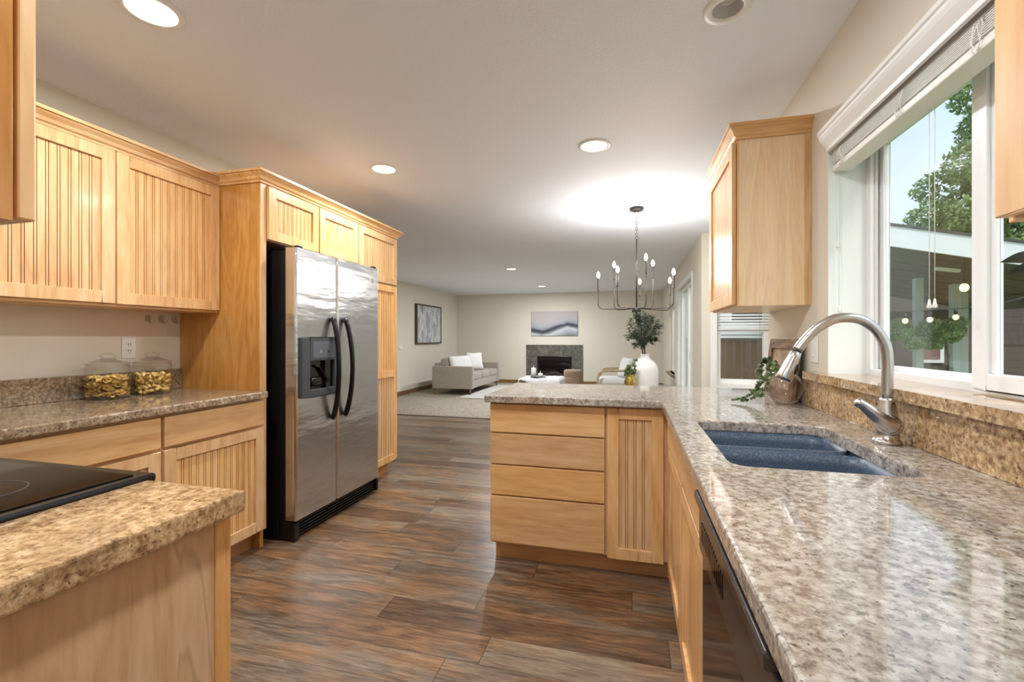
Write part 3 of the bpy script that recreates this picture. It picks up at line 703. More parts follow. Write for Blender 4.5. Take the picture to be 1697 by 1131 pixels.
MB().cushion((.714, 1.516, .972), .031, .030, .030, 1.0).tube(hp, hr, 20, flat=.85).build('lever_handle', nickel, fc)

# ------------------------------------------------------------------ pasta jars
rnd = random.Random(4)
def jar(x, y, lab, kind):
    j = thing('pasta_jar', lab, 'jar', (x, y, .9155), 'glass pasta jars on the left counter')
    R_, Hh = .088, .172
    pr = [(0, .003), (R_*.85, .003), (R_*.97, .010), (R_, .022), (R_, Hh-.02), (R_*.97, Hh-.008), (R_*.90, Hh)]
    MB().lathe(pr, (x, y, .9155), 48).build('glass_body', glass_jar, j)
    MB().lathe([(R_*.92, Hh-.004), (R_*1.0, Hh+.001), (R_*1.0, Hh+.006), (R_*.80, Hh+.012), (R_*.45, Hh+.026), (R_*.25, Hh+.032), (.0, Hh+.034)], (x, y, .9155), 48).build('lid', glass_jar, j)
    zt = .9155+Hh+.032
    hl = [(x-.014, y-.012, zt-.003), (x-.022, y-.019, zt+.010), (x-.013, y-.011, zt+.020), (x+.013, y+.011, zt+.020), (x+.022, y+.019, zt+.010), (x+.014, y+.012, zt-.003)]
    MB().tube(smoothpath(hl), .006, 10).build('lid_knob', glass_jar, j)
    MB().lathe([(R_*.6, .0005), (R_*.93, .0005), (R_*.95, .006), (R_*.9, .006)], (x, y, .9155), 40).build('base_ring', glass_jar, j)
    mb = MB(); mb.smooth = True
    n = 230 if kind == 'shell' else 170; top_z = .112
    for i in range(n):
        a = rnd.uniform(0, 2*PI); rr = (R_-.016)*math.sqrt(rnd.uniform(.2, 1)); z = .9155+.014+rnd.uniform(0, top_z-.014)
        c = Vector((x+rr*math.cos(a), y+rr*math.sin(a), z))
        Rm = Matrix.Rotation(rnd.uniform(0, 2*PI), 3, 'Z') @ Matrix.Rotation(rnd.uniform(-.7, .7) + (PI/2 if kind == 'tube' else 0), 3, 'X')
        if kind == 'shell':      # curled ruffled sheet
            w_, l_ = .013, .019; g = []
            for u_ in range(6):
                for v_ in range(4):
                    uu = (u_/5-.5)*2; vv = (v_/3-.5)*2
                    g.append(c+Rm @ Vector((uu*l_*(1-.2*abs(vv)), vv*w_, .007*vv*vv+.0025*math.sin(uu*5))))
            mb.add(g, [(u_*4+v_, u_*4+v_+1, (u_+1)*4+v_+1, (u_+1)*4+v_) for u_ in range(5) for v_ in range(3)])
        else:
            ax = Rm @ Vector((0, 0, 1)); mb.tube([c-ax*.016, c+ax*.016], .0082, 10, caps=False)
            mb.tube([c-ax*.0161, c+ax*.0161], .0066, 10, caps=False)
    t = pasta_m
    o = mb.build('pasta', t, j, weld=False, recalc=False); o['kind'] = 'stuff'
    return j
t = NT('dry pasta'); v = t.coords((1, 1, 1)); nn = t.n('TexNoise', {'Vector': v, 'Scale': 25.0, 'Detail': 3.0}).outputs['Fac']
pasta_m = t.bsdf(t.ramp(nn, [(.35, lin(222, 180, 96)), (.6, lin(240, 208, 136))]), .45)
jar(-2.553, 1.686, 'glass jar of curled pasta shells, left one of two', 'shell')
jar(-2.553, 1.905, 'glass jar of tube pasta, right one of two', 'tube')

# outlet, hooks, switches
ol = thing('wall_outlet', 'white double power outlet above the pasta jars', 'outlet', (XL, 1.87, 1.17))
MB().box(XL+.0005, XL+.006, 1.835, 1.905, 1.110, 1.222).build('cover_plate', white_pl, ol, bevel=.002)
MB().box(XL+.006, XL+.009, 1.853, 1.887, 1.130, 1.202).build('socket', white_pl, ol, bevel=.001)
mb = MB()
for zc in (1.148, 1.184):
    mb.box(XL+.0088, XL+.0096, 1.862, 1.865, zc, zc+.009); mb.box(XL+.0088, XL+.0096, 1.875, 1.878, zc, zc+.009); mb.box(XL+.0088, XL+.0096, 1.868, 1.872, zc-.008, zc-.004)
mb.build('slot', black_gloss, ol)
hk_labs = ['clear adhesive wall hook, leftmost of three', 'clear adhesive wall hook, middle of three', 'clear adhesive wall hook, rightmost of three nearest the fridge panel']
for i, yy in enumerate((1.975, 2.050, 2.130)):
    h = thing('wall_hook', hk_labs[i], 'hook', (XL, yy, 1.32), 'clear hooks under the wall cabinet')
    MB().lathe([(0, 0), (.022, 0), (.022, .004), (.018, .006), (0, .006)], (0, 0, 0), 24, lambda x, y, z, yy=yy: (XL+.0005+z, yy+x*.8, 1.335+y)).build('backplate', glass_jar, h)
    pts = [(XL+.006, yy, 1.345), (XL+.010, yy, 1.320), (XL+.018, yy+.004, 1.308), (XL+.028, yy+.008, 1.312), (XL+.032, yy+.01, 1.322)]
    MB().tube(smoothpath(pts), .0028, 8).build('hook_arm', nickel, h)
sw = thing('light_switch', 'white rocker light switch beside the kitchen window', 'light switch', (XR, 2.27, 1.17))
MB().box(XR-.006, XR-.0005, 2.233, 2.305, 1.113, 1.228).build('cover_plate', white_pl, sw, bevel=.002)
MB().box(XR-.009, XR-.006, 2.253, 2.286, 1.138, 1.203).build('rocker', white_pl, sw, bevel=.0015)
tag(MB().box(-4.7195, -4.70, 8.58, 8.74, .985, 1.055).build('thermostat', white_pl, bevel=.004), 'small white wall control on the living room wall', 'wall control')

# ------------------------------------------------------------------ picture leaning, globe vase, vine
pf = thing('picture_frame', 'dark wooden picture frame leaning on the wall behind the glass vase', 'picture frame', (.77, 2.6, .916))
lean = lambda u, w, z: (.738+.035*(z/.3)-w, u, .916+z)
mb = MB(); F0, F1, FH = 2.36, 2.81, .30
for a in ((F0, F0+.05, 0, FH), (F1-.05, F1, 0, FH), (F0+.05, F1-.05, 0, .05), (F0+.05, F1-.05, FH-.05, FH)): mb.box(a[0], a[1], 0, .018, a[2], a[3], lean)
mb.build('frame', wood_mat('rustic frame wood', (4, 1, 5), lin(84, 62, 46), lin(122, 94, 70), lin(150, 124, 98), .6, 0), pf, bevel=.003)
MB().box(F0+.05, F1-.05, .002, .008, .05, FH-.05, lean).build('print', fabric('weathered print', lin(166, 140, 112), 14.0, .25), pf)
gv = thing('globe_vase', 'round clear glass vase tipped on the counter by the wall', 'vase', (.684, 2.335, .9155))
pr = [(.012, .001), (.03, .002), (.05, .012), (.066, .034), (.076, .066), (.076, .09), (.066, .12), (.05, .142), (.034, .154), (.030, .158), (.032, .162)]
MB().lathe(pr, (.684, 2.335, .9155), 48).build('glass_body', glass_globe, gv)
def leaf(mb, c, dirn, nrm, L, Wd, fold=.2):
    c = Vector(c); d_ = Vector(dirn).normalized(); n_ = Vector(nrm); n_ = (n_-d_*n_.dot(d_))
    n_ = n_.normalized() if n_.length > 1e-4 else Vector((0, 0, 1)); s_ = d_.cross(n_)
    P = [c, c+d_*L*.3+s_*Wd*.42+n_*Wd*fold, c+d_*L*.65+s_*Wd*.4+n_*Wd*fold, c+d_*L, c+d_*L*.65-s_*Wd*.4+n_*Wd*fold, c+d_*L*.3-s_*Wd*.42+n_*Wd*fold, c+d_*L*.3, c+d_*L*.65]
    mb.add(P, [(0, 1, 6), (1, 2, 7, 6), (2, 3, 7), (0, 6, 5), (6, 7, 4, 5), (7, 3, 4)])
vn = thing('vine', 'green leafy vine spilling from the glass vase onto the counter', 'plant', (.60, 2.35, .9155))
rv = random.Random(8)
stems = [[(.665, 2.34, 1.06), (.640, 2.335, 1.095), (.615, 2.34, 1.06), (.590, 2.345, 1.0), (.565, 2.35, .965), (.52, 2.345, .935), (.47, 2.34, .924)],
         [(.670, 2.32, 1.05), (.630, 2.30, 1.08), (.605, 2.30, 1.02), (.585, 2.31, .965), (.545, 2.32, .94), (.50, 2.31, .924)],
         [(.690, 2.35, 1.05), (.655, 2.38, 1.10), (.620, 2.40, 1.11), (.60, 2.39, 1.07), (.59, 2.38, 1.0), (.57, 2.38, .95)]]
sm = MB(); lm = MB()
for st in stems:
    pp = smoothpath(st, 6); sm.tube(pp, .0014, 6)
    for i, q in enumerate(pp[3:]):
        for k_ in range(2 if i < len(pp)*.5 else 4):
            d_ = Vector((rv.uniform(-1, 1), rv.uniform(-1, 1), rv.uniform(-.5, .8)))
            L_ = rv.uniform(.016, .030) if i < len(pp)*.6 else rv.uniform(.010, .018)
            p0_ = q.copy(); 
            if p0_.z < .93: d_.z = abs(d_.z)
            leaf(lm, p0_, d_, (rv.uniform(-1, 1), rv.uniform(-1, 1), 1.2), L_, L_*.95)
sm.build('stem', bark, vn); lm.build('foliage', leaf_euc, vn, recalc=False, weld=False)['kind'] = 'stuff'

# ------------------------------------------------------------------ window blinds
bl = thing('window_blind', 'raised white blind stacked above the kitchen window with cords', 'blind', (.83, 1.5, 1.9))
MB().box(.805, .865, .89, 2.128, 1.985, 2.024).build('head_rail', white_pl, bl, bevel=.003)
mb = MB()
for i in range(9): mb.box(.800, .868, .895, 2.124, 1.932+i*.0056, 1.9345+i*.0056)
mb.build('slats', white_pl, bl)
MB().box(.800, .868, .895, 2.124, 1.902, 1.926).build('bottom_rail', white_pl, bl, bevel=.004)
lac = []
for yy in (2.02, 1.62, 1.30, .98):
    mb = MB()
    for q in range(5):
        a = yy+q*.007; lac.append(a)
        pts = [(.797, a, 1.975), (.790, a+rv.uniform(-.02, .02), 1.955), (.793, a+rv.uniform(-.025, .025), 1.925), (.797, a+rv.uniform(-.01, .02), 1.905)]
        mb.tube(smoothpath(pts, 3), .0011, 5)
    mb.build('ladder_cord', white_pl, bl)
for (xx, yy, zt, zb) in ((.815, 2.118, 1.90, 1.615), (.822, 2.118, 1.90, 1.352), (.86, 1.615, 1.91, 1.335), (.86, 1.59, 1.91, 1.335)):
    cd = MB().tube([(xx, yy, zt), (xx, yy, zb)], .0009, 5).build('pull_cord', white_pl, bl)
    MB().lathe([(0, .028), (.0025, .026), (.004, .014), (.0065, .004), (.005, 0), (0, -.001)], (xx, yy, zb-.026), 14).build('tassel', white_pl, cd)

# dark-leaved plant at the right edge
dp = thing('leafy_plant', 'dark leaved plant reaching in at the right edge before the window', 'plant', (.85, 1.10, 1.0735))
MB().lathe([(0, 0), (.03, 0), (.040, .05), (.042, .07), (.038, .07), (.036, .055), (0, .055)], (.85, 1.10, 1.0735), 24).build('pot', white_pl, dp)
MB().tube(smoothpath([(.85, 1.10, 1.13), (.852, 1.13, 1.25), (.85, 1.19, 1.36), (.85, 1.205, 1.42)]), .003, 8).build('stem', bark, dp)
mb = MB()
def leaf2(c, d_, n_, L_, W_):
    c = Vector(c); d_ = Vector(d_).normalized(); n_ = Vector(n_); n_ = (n_-d_*n_.dot(d_)).normalized(); s_ = d_.cross(n_); k = 10; vs = []
    for i in range(k+1):
        t_ = i/k; w_ = W_*math.sin(PI*t_**.8)*.5
        q = c+d_*L_*t_-n_*.15*L_*t_*t_
        vs += [q+s_*w_+n_*w_*.3, q, q-s_*w_+n_*w_*.3]
    mb.smooth = True; mb.add(vs, [(i*3+j, i*3+j+1, (i+1)*3+j+1, (i+1)*3+j) for i in range(k) for j in range(2)])
leaf2((.85, 1.200, 1.385), (-.02, 1, .22), (.8, 0, .8), .112, .040)
leaf2((.85, 1.200, 1.375), (0, 1, .03), (.8, .1, .8), .098, .030)
leaf2((.85, 1.205, 1.41), (-.3, .5, .8), (.3, -.8, .4), .05, .042)
leaf2((.85, 1.17, 1.32), (-.02, 1, -.12), (.8, 0, .9), .095, .025)
leaf2((.85, 1.16, 1.30), (-.2, -1, .3), (.6, 0, .9), .09, .045)
leaf2((.85, 1.20, 1.41), (.1, -1, .5), (.6, 0, .9), .09, .045)
mb.build('foliage', leaf_black, dp, recalc=False)

# ------------------------------------------------------------------ ceiling lights
def can_light(x, y, lab, lit=True):
    c = thing('ceiling_light', lab, 'ceiling light', (x, y, CH), 'recessed ceiling lights')
    MB().lathe([(.078, 0), (.100, 0), (.098, -.006), (.080, -.008), (.078, -.004), (.078, 0)], (x, y, CH), 40).build('trim_ring', white_trim, c)
    MB().lathe([(0, -.0045), (.05, -.0042), (.0778, -.003), (.0778, -.0005), (0, -.0005)], (x, y, CH), 40).build('lens', lamp_lens, c)
    L = bpy.data.lights.new('lamp', 'AREA'); L.shape = 'DISK'; L.size = .15; L.energy = CAN_POWER; L.color = (.93, .97, 1)
    lo = bpy.data.objects.new('lamp', L); C.objects.link(lo); lo.parent = c; lo.location = (0, 0, -.010)
    return c
labs = ['lit recessed ceiling light nearest the camera at the top left', 'lit recessed ceiling light in front of the fridge', 'lit recessed ceiling light between the fridge and the corner wall cabinet',
        'lit recessed living room ceiling light, larger and nearer one', 'lit recessed living room ceiling light nearest the fireplace']
first = can_light(*LIGHTS[0], labs[0])
for (x, y), lb in zip(LIGHTS[1:], labs[1:]):
    c_ = dup(first, (x, y, CH), lb)
    if y > 5:
        for q in c_.children:
            if q.type == 'LIGHT': q.data = q.data.copy(); q.data.energy = LIVING_POWER
for x, y in ((-.22, .9), (-1.7, -1.6), (-.3, -1.6)):  # unseen lamps added outside the frame for more light
    dup(first, (x, y, CH), 'unseen recessed ceiling light added outside the frame to brighten the kitchen')
for o in list(first.children): pass
dl = thing('ceiling_light', 'unlit recessed ceiling light above the sink', 'ceiling light', (DEAD[0], DEAD[1], CH))
MB().lathe([(.052, 0), (.085, 0), (.083, -.006), (.058, -.008), (.052, -.003), (.052, .0), (.048, .07), (0, .07)], (DEAD[0], DEAD[1], CH), 40).build('trim_ring', white_trim, dl)
MB().lathe([(0, .02), (.02, .022), (.034, .035), (.036, .06), (0, .065)], (DEAD[0], DEAD[1], CH), 32).build('bulb', plain('frosted unlit bulb', lin(205, 203, 198), .4), dl)

# ------------------------------------------------------------------ chandelier
cx, cy = .054, 4.342
ch = thing('chandelier', 'dark metal chandelier with eight lit candle bulbs over the dining table', 'chandelier', (cx, cy, 1.46))
MB().lathe([(0, 0), (.064, 0), (.064, -.018), (.058, -.026), (0, -.026)], (cx, cy, CH), 32).build('canopy', dark_metal, ch)
mb = MB()
def ring(c, r, ax, rt=.0022, n=16, sy=1.0):
    pts = []
    for i in range(n+1):
        a = 2*PI*i/n; q = Vector((0, 0, 0))
        if ax == 'x': q = Vector((r*math.cos(a), 0, r*sy*math.sin(a)))
        else: q = Vector((0, r*math.cos(a), r*sy*math.sin(a)))
        pts.append(Vector(c)+q)
    mb.tube(pts, rt, 6, caps=False)
ring((cx, cy, CH-.040), .016, 'x')
z = CH-.066
for i in range(8): ring((cx, cy, z-i*.026), .009, 'x' if i % 2 else 'y', .0018, 12, 1.9)
ring((cx, cy, CH-.282), .013, 'x')
mb.build('chain', dark_metal, ch)
MB().tube([(cx, cy, CH-.290), (cx, cy, 1.50)], .0065, 12).build('rod', dark_metal, ch)
MB().lathe([(0, 0), (.040, 0), (.042, .004), (.042, .036), (.036, .040), (0, .040)], (cx, cy, 1.462), 28).build('hub', dark_metal, ch)
MB().lathe([(0, -.02), (.008, -.016), (.010, 0), (0, 0)], (cx, cy, 1.462), 16).build('finial', dark_metal, ch)
arms = [(-168, .352, 1.6636), (44, .44, 1.640), (85, .41, 1.650), (-113, .415, 1.6636), (-20, .335, 1.6636), (158, .222, 1.78), (-74, .271, 1.78), (30, .171, 1.78)]
for a, R_, zs in arms:
    a = math.radians(a); ca, sa = math.cos(a), math.sin(a)
    P = lambda r_, z_: (cx+r_*ca, cy+r_*sa, z_)
    pts = [P(.03, 1.497), P(R_*.5, 1.492), P(R_-.045, 1.492)]+[P(R_-.045+.045*math.sin(t_), 1.537-.045*math.cos(t_)) for t_ in (PI/8, PI/4, 3*PI/8, PI/2)]+[P(R_, zs)]
    ar = MB().tube(pts, .0042, 8).build('arm', dark_metal, ch)
    MB().lathe([(0, 0), (.011, 0), (.0115, .003), (.0095, .006), (.0095, .115), (0, .115)], P(R_, zs), 14).build('candle_sleeve', dark_metal, ar)
    MB().lathe([(0, 0), (.007, .002), (.014, .018), (.0155, .028), (.012, .044), (.005, .058), (0, .064)], P(R_, zs+.115), 16).build('bulb', bulb_glow, ar)
    L = bpy.data.lights.new('bulb_lamp', 'POINT'); L.energy = BULB_POWER; L.color = (1, .97, .93); L.shadow_soft_size = .02
    lo = bpy.data.objects.new('bulb_lamp', L); C.objects.link(lo); lo.parent = ar; lo.location = Vector(P(R_, zs+.2))-parent_world(ar)

# ------------------------------------------------------------------ dining table, vase, olive branches
dt = thing('dining_table', 'round grey dining table behind the peninsula', 'table', (.07, 4.25, 0))
tw = wood_mat('grey brown table wood', (1.0, 6, 6), lin(104, 98, 90), lin(124, 118, 108), lin(140, 134, 124), .3, .3)
MB().lathe([(0, .715), (.60, .715), (.615, .722), (.62, .738), (.615, .75), (0, .75)], (.07, 4.25, 0), 64).build('tabletop', tw, dt)
MB().lathe([(0, 0), (.28, 0), (.28, .03), (.09, .06), (.07, .3), (.07, .6), (.13, .714), (0, .714)], (.07, 4.25, 0), 32).build('pedestal', tw, dt)
vs_ = tag(MB().lathe([(0, .001), (.10, .001), (.112, .01), (.115, .03), (.115, .185), (.108, .215), (.088, .25), (.055, .28), (.040, .295), (.038, .318), (.043, .328), (.034, .328), (.030, .30), (0, .29)], (.125, 4.22, .75), 48).build('vase', plain('matt white ceramic', lin(238, 237, 236), .55)),
    'tall matt white ceramic vase holding olive branches', 'vase')
ob = thing('olive_branches', 'olive green leafy branches standing in the white vase', 'plant', (.125, 4.22, 1.06))
ro = random.Random(2); sm = MB(); lm = MB()
sm.tube(smoothpath([(.125, 4.22, 1.02), (.122, 4.215, 1.10), (.112, 4.21, 1.18)]), .0065, 8); sm.tube(smoothpath([(.115, 4.22, 1.03), (.105, 4.215, 1.10), (.090, 4.21, 1.16)]), .005, 8)
OC = Vector((.11, 4.20, 1.285))
for b_ in range(64):
    d_ = Vector((ro.gauss(0, 1), ro.gauss(0, 1), ro.gauss(.15, 1))).normalized(); tip = OC+Vector((d_.x*.155, d_.y*.15, d_.z*.16))*ro.uniform(.75, 1.12)
    base = Vector((.11, 4.21, ro.uniform(1.14, 1.20)))
    pp = smoothpath([base, base.lerp(tip, .4)+Vector((0, 0, .02)), base.lerp(tip, .8)+Vector((0, 0, .015)), tip], 4)
    sm.tube(pp, [.002*(1-.6*i/len(pp)) for i in range(len(pp))], 5)
    for i, q in enumerate(pp):
        if i < 4: continue
        for k_ in range(5):
            e_ = Vector((ro.uniform(-1, 1), ro.uniform(-1, 1), ro.uniform(-.6, 1)))
            leaf(lm, q+e_*ro.uniform(0, .012), e_, (ro.uniform(-1, 1), ro.uniform(-1, 1), 1), ro.uniform(.018, .032), .0085)
sm.build('stem', bark, ob); lm.build('foliage', leaf_dark, ob, recalc=False, weld=False)['kind'] = 'stuff'
gold = plain('gold glass', lin(190, 160, 84), .25, .8)
gb = tag(MB().lathe([(0, .001), (.036, .001), (.048, .03), (.050, .08), (.042, .13), (.036, .150), (.040, .158), (.033, .158), (.030, .14), (0, .05)], (-.003, 4.04, .75), 10).build('gold_vase', gold),
    'small faceted gold vase beside the white vase', 'vase')
gp = thing('trailing_plant', 'small round leaved green plant in the gold vase', 'plant', (-.003, 4.04, .91))
sm = MB(); lm = MB()
for b_ in range(12):
    a = ro.uniform(0, 2*PI); rr__ = ro.uniform(.01, .055); tip = Vector((-.003+rr__*math.cos(a), 4.04+rr__*math.sin(a), .90+ro.uniform(-.07, .16)*(1 if b_ % 3 else 1.2)))
    pp = smoothpath([(-.003, 4.04, .89), (-.003+.035*math.cos(a), 4.04+.035*math.sin(a), .935), tip], 5); sm.tube(pp, .0013, 5)
    for q in pp[2:]:
        for k_ in range(3): leaf(lm, q, (ro.uniform(-1, 1), ro.uniform(-1, 1), ro.uniform(-.8, .6)), (ro.uniform(-1, 1), -1, .5), .024, .020)
sm.build('stem', bark, gp); lm.build('foliage', leaf_euc, gp, recalc=False, weld=False)['kind'] = 'stuff'

# ------------------------------------------------------------------ living room
fp = thing('fireplace', 'gas fireplace framed by dark slate tiles on the far wall', 'fireplace', (-1.96, YF, 0))
def slate():
    t = NT('green grey slate tile'); v = t.coords((1, 1, 1), rnd=False)
    n = t.n('TexNoise', {'Vector': v, 'Scale': 5.0, 'Detail': 7.0, 'Distortion': 2.2}).outputs['Fac']
    return t.bsdf(t.ramp(n, [(.3, lin(62, 60, 55)), (.5, lin(92, 91, 83)), (.7, lin(120, 114, 102))]), .45, 0, n, .2, .004)
slm = slate(); mb = MB(); g = .004; yf = YF-.025; yw = YF-.0005
for x_0, x_1, za, zb in [(-2.725+i*.304, -2.725+(i+1)*.304-g, .745, 1.045) for i in range(5)]+[(a, b, c, d_) for a, b in ((-2.725, -2.413), (-1.503, -1.205)) for c, d_ in ((.31, .741), (.006, .306))]:
    mb.box(x_0, x_1, yf, yw, za, zb)
mb.build('tile_surround', slm, fp, bevel=.002)
MB().box(-2.41, -1.505, YF-.02, yw, .03, .742).build('firebox_back', black_side, fp)
mb = MB(); mb.box(-2.41, -1.505, YF-.05, YF-.021, .64, .742); mb.box(-2.41, -2.36, YF-.05, YF-.021, .10, .64); mb.box(-1.555, -1.505, YF-.05, YF-.021, .10, .64); mb.box(-2.41, -1.505, YF-.05, YF-.021, .03, .10)
mb.build('firebox_frame', black_gloss, fp, bevel=.004)
MB().box(-2.36, -1.555, YF-.030, YF-.026, .10, .64).build('firebox_glass', black_glass, fp)
mb = MB(); mb.tube([(-2.2, YF-.045, .25), (-1.95, YF-.06, .31), (-1.7, YF-.045, .24)], .03, 10); mb.tube([(-2.1, YF-.05, .18), (-1.75, YF-.05, .19)], .035, 10)
mb.build('log', plain('charred log', lin(66, 60, 60), .8), fp)

def abstract_mat(name, ori):
    t = NT(name); tc = t.n('TexCoord').outputs['Generated']
    sep = t.n('SeparateXYZ', {0: tc}); u = sep.outputs[0 if ori == 'x' else 1]; vz = sep.outputs[2]
    nz = t.n('TexNoise', {'Vector': tc, 'Scale': 2.0, 'Detail': 6.0, 'Distortion': .8}).outputs['Fac']
    if ori == 'x':
        w1 = t.math('MULTIPLY', t.math('SINE', t.math('MULTIPLY_ADD', u, 5.2, 3.6)), .13)
        h = t.math('SUBTRACT', vz, t.math('ADD', t.math('ADD', w1, .34), t.math('MULTIPLY', t.math('SUBTRACT', nz, .5), .28)))
        c = t.ramp(t.math('ADD', h, .5), [(.0, lin(120, 122, 130)), (.30, lin(196, 198, 202)), (.38, lin(120, 120, 128)), (.44, lin(62, 60, 70)), (.50, lin(70, 68, 80)), (.58, lin(150, 152, 164)), (.72, lin(176, 172, 178)), (.95, lin(186, 178, 176))])
    else:
        nv = t.n('TexNoise', {'Vector': t.n('Mapping', {'Vector': tc, 'Scale': (1, 3.2, .7)}).outputs[0], 'Scale': 2.2, 'Detail': 5.0, 'Distortion': .6}).outputs['Fac']
        c = t.ramp(nv, [(.28, lin(126, 126, 132)), (.42, lin(172, 174, 178)), (.52, lin(208, 210, 212)), (.6, lin(150, 150, 154)), (.72, lin(188, 190, 192))])
    return t.bsdf(c, .7)
wa = thing('wall_art', 'wide abstract grey and white canvas above the fireplace', 'painting', (-1.96, YF, 1.6))
MB().box(-2.585, -1.340, YF-.035, YF-.001, 1.290, 1.935).build('canvas', abstract_mat('grey wave painting', 'x'), wa, bevel=.002)
wb = thing('wall_art', 'framed grey streaked painting on the left living room wall', 'painting', (-4.72, 10.0, 1.55))
mb = MB(); xa, xb = -4.7195, -4.66
mb.box(xa, xb, 9.31, 9.34, 1.09, 2.01); mb.box(xa, xb, 10.64, 10.67, 1.09, 2.01); mb.box(xa, xb, 9.34, 10.64, 1.09, 1.12); mb.box(xa, xb, 9.34, 10.64, 1.98, 2.01)
mb.build('frame', plain('dark walnut frame', lin(72, 60, 52), .5), wb, bevel=.002)
MB().box(-4.7195, -4.675, 9.34, 10.64, 1.12, 1.98).build('canvas', abstract_mat('streaked painting', 'y'), wb)

# sofa
sf = thing('sofa', 'grey beige fabric sofa along the left wall', 'sofa', (-3.68, 9.98, 0))
X0, X1, Y0, Y1 = -4.14, -3.22, 8.97, 11.0
MB().box(X0, X1-.02, Y0+.10, Y1-.10, .15, .33).build('base', sofa_f, sf, bevel=.015, seg=3)
for a in (Y0, Y1-.12): MB().box(X0, X1, a, a+.12, .14, .622).build('arm', sofa_f, sf, bevel=.018, seg=3)
MB().box(X0, X0+.16, Y0+.12, Y1-.12, .15, .68).build('backrest', sofa_f, sf, bevel=.02, seg=3)
for i in range(3):
    w_ = (Y1-Y0-.24)/3; a = Y0+.12+i*w_
    MB().cushion((X0+.54, a+w_/2, .395), .37, w_/2-.002, .075, .18, 40, 16).build('seat_cushion', sofa_f, sf)
    MB().cushion((X0+.235, a+w_/2, .625), .095, w_/2-.004, .17, .35, 32, 16, R=Matrix.Rotation(-.15, 3, 'Y')).build('back_cushion', sofa_f, sf)
for a in (Y0+.05, Y1-.05):
    for b, zb_ in ((X0+.05, .0065), (X1-.06, .0265)): MB().tube([(b, a, .14), (b, a, zb_)], [.026, .018], 8).build('leg', wood_trim, sf)
def pillow(c, rz, ry, s, lab, grp, nm='throw_pillow', d=.075):
    R_ = Matrix.Rotation(rz, 3, 'Z') @ Matrix.Rotation(ry, 3, 'Y')
    mb = MB(); n = 14; mb.smooth = True; c = Vector(c)
    for sgn in (1, -1):
        g = []
        for i in range(n+1):
            for j in range(n+1):
                u_, v_ = i/n*2-1, j/n*2-1
                th = d*((1-u_**4)*(1-v_**4))**.55
                pin = 1-.07*(1-abs(u_*v_))*max(abs(u_), abs(v_))
                g.append(c+R_ @ Vector((sgn*th, u_*s*pin, v_*s*pin)))
        mb.add(g, [(i*(n+1)+j, (i+1)*(n+1)+j, (i+1)*(n+1)+j+1, i*(n+1)+j+1) for i in range(n) for j in range(n)])
    return centre(tag(mb.build(nm, white_f), lab, 'pillow', grp))
G = 'white throw pillows on the sofa'
pillow((-3.68, 9.26, .655), -.55, -.30, .19, 'white throw pillow nearest the camera on the sofa', G)
pillow((-3.63, 9.64, .655), -.35, -.30, .19, 'white throw pillow second from the near arm of the sofa', G)
pillow((-3.56, 10.07, .680), -.75, -.30, .215, 'large white throw pillow in the middle of the sofa', G)
pillow((-3.66, 10.46, .66), -.25, -.30, .19, 'white throw pillow farthest along the sofa', G)

# rug
mb = MB(); rr_ = random.Random(5); out = []
RX0, RX1, RY0, RY1 = -3.38, -.95, 8.56, 11.15
for i in range(96):
    t_ = i/96*4; s_ = int(t_); q = t_-s_
    p_ = [(RX0+(RX1-RX0)*q, RY0), (RX1, RY0+(RY1-RY0)*q), (RX1-(RX1-RX0)*q, RY1), (RX0, RY1-(RY1-RY0)*q)][s_]
    out.append((p_[0]+rr_.uniform(-.02, .02), p_[1]+rr_.uniform(-.02, .02)))
t = NT('white shag pile'); v = t.coords((1, 1, 1)); nn = t.n('TexNoise', {'Vector': v, 'Scale': 40.0, 'Detail': 5.0}).outputs['Fac']
shag = t.bsdf(t.ramp(nn, [(.3, lin(180, 174, 166)), (.6, lin(214, 210, 204))]), .95, 0, nn, 1.0, .02)
tag(mb.poly(out, [], .0065, .026).build('area_rug', shag, bevel=.008), 'white shag area rug under the ottomans', 'rug')

# ottomans
def ribbed(name, cx_, cy_, hx, hy, h, lab, round_=.5, ribs=3, grp=None):
    mb = MB(); n = 48; rings = []; sg = lambda x, p_: math.copysign(abs(x)**p_, x); m = 24
    for i in range(m+1):
        z = h*i/m; q = abs(math.sin(PI*ribs*i/m)); r_ = .955+.045*q**.5
        if i == m: r_ *= .90
        rings.append([(cx_+hx*r_*sg(math.cos(2*PI*k/n), round_), cy_+hy*r_*sg(math.sin(2*PI*k/n), round_), .027+z) for k in range(n)])
    mb.smooth = True
    for i in range(m): mb.add(rings[i]+rings[i+1], [(k, (k+1) % n, n+(k+1) % n, n+k) for k in range(n)])
    mb.add(rings[-1], [tuple(range(n))]); mb.add(rings[0], [tuple(range(n))])
    return tag(mb.build(name, brown_f), lab, 'ottoman', grp)
ribbed('ottoman', -1.79, 9.35, .42, .40, .36, 'wide taupe ribbed ottoman under the white fur throw', .6, 2)
ribbed('ottoman', -1.30, 10.55, .215, .215, .46, 'small round taupe ribbed pouf in front of the fireplace', 1.0, 3)
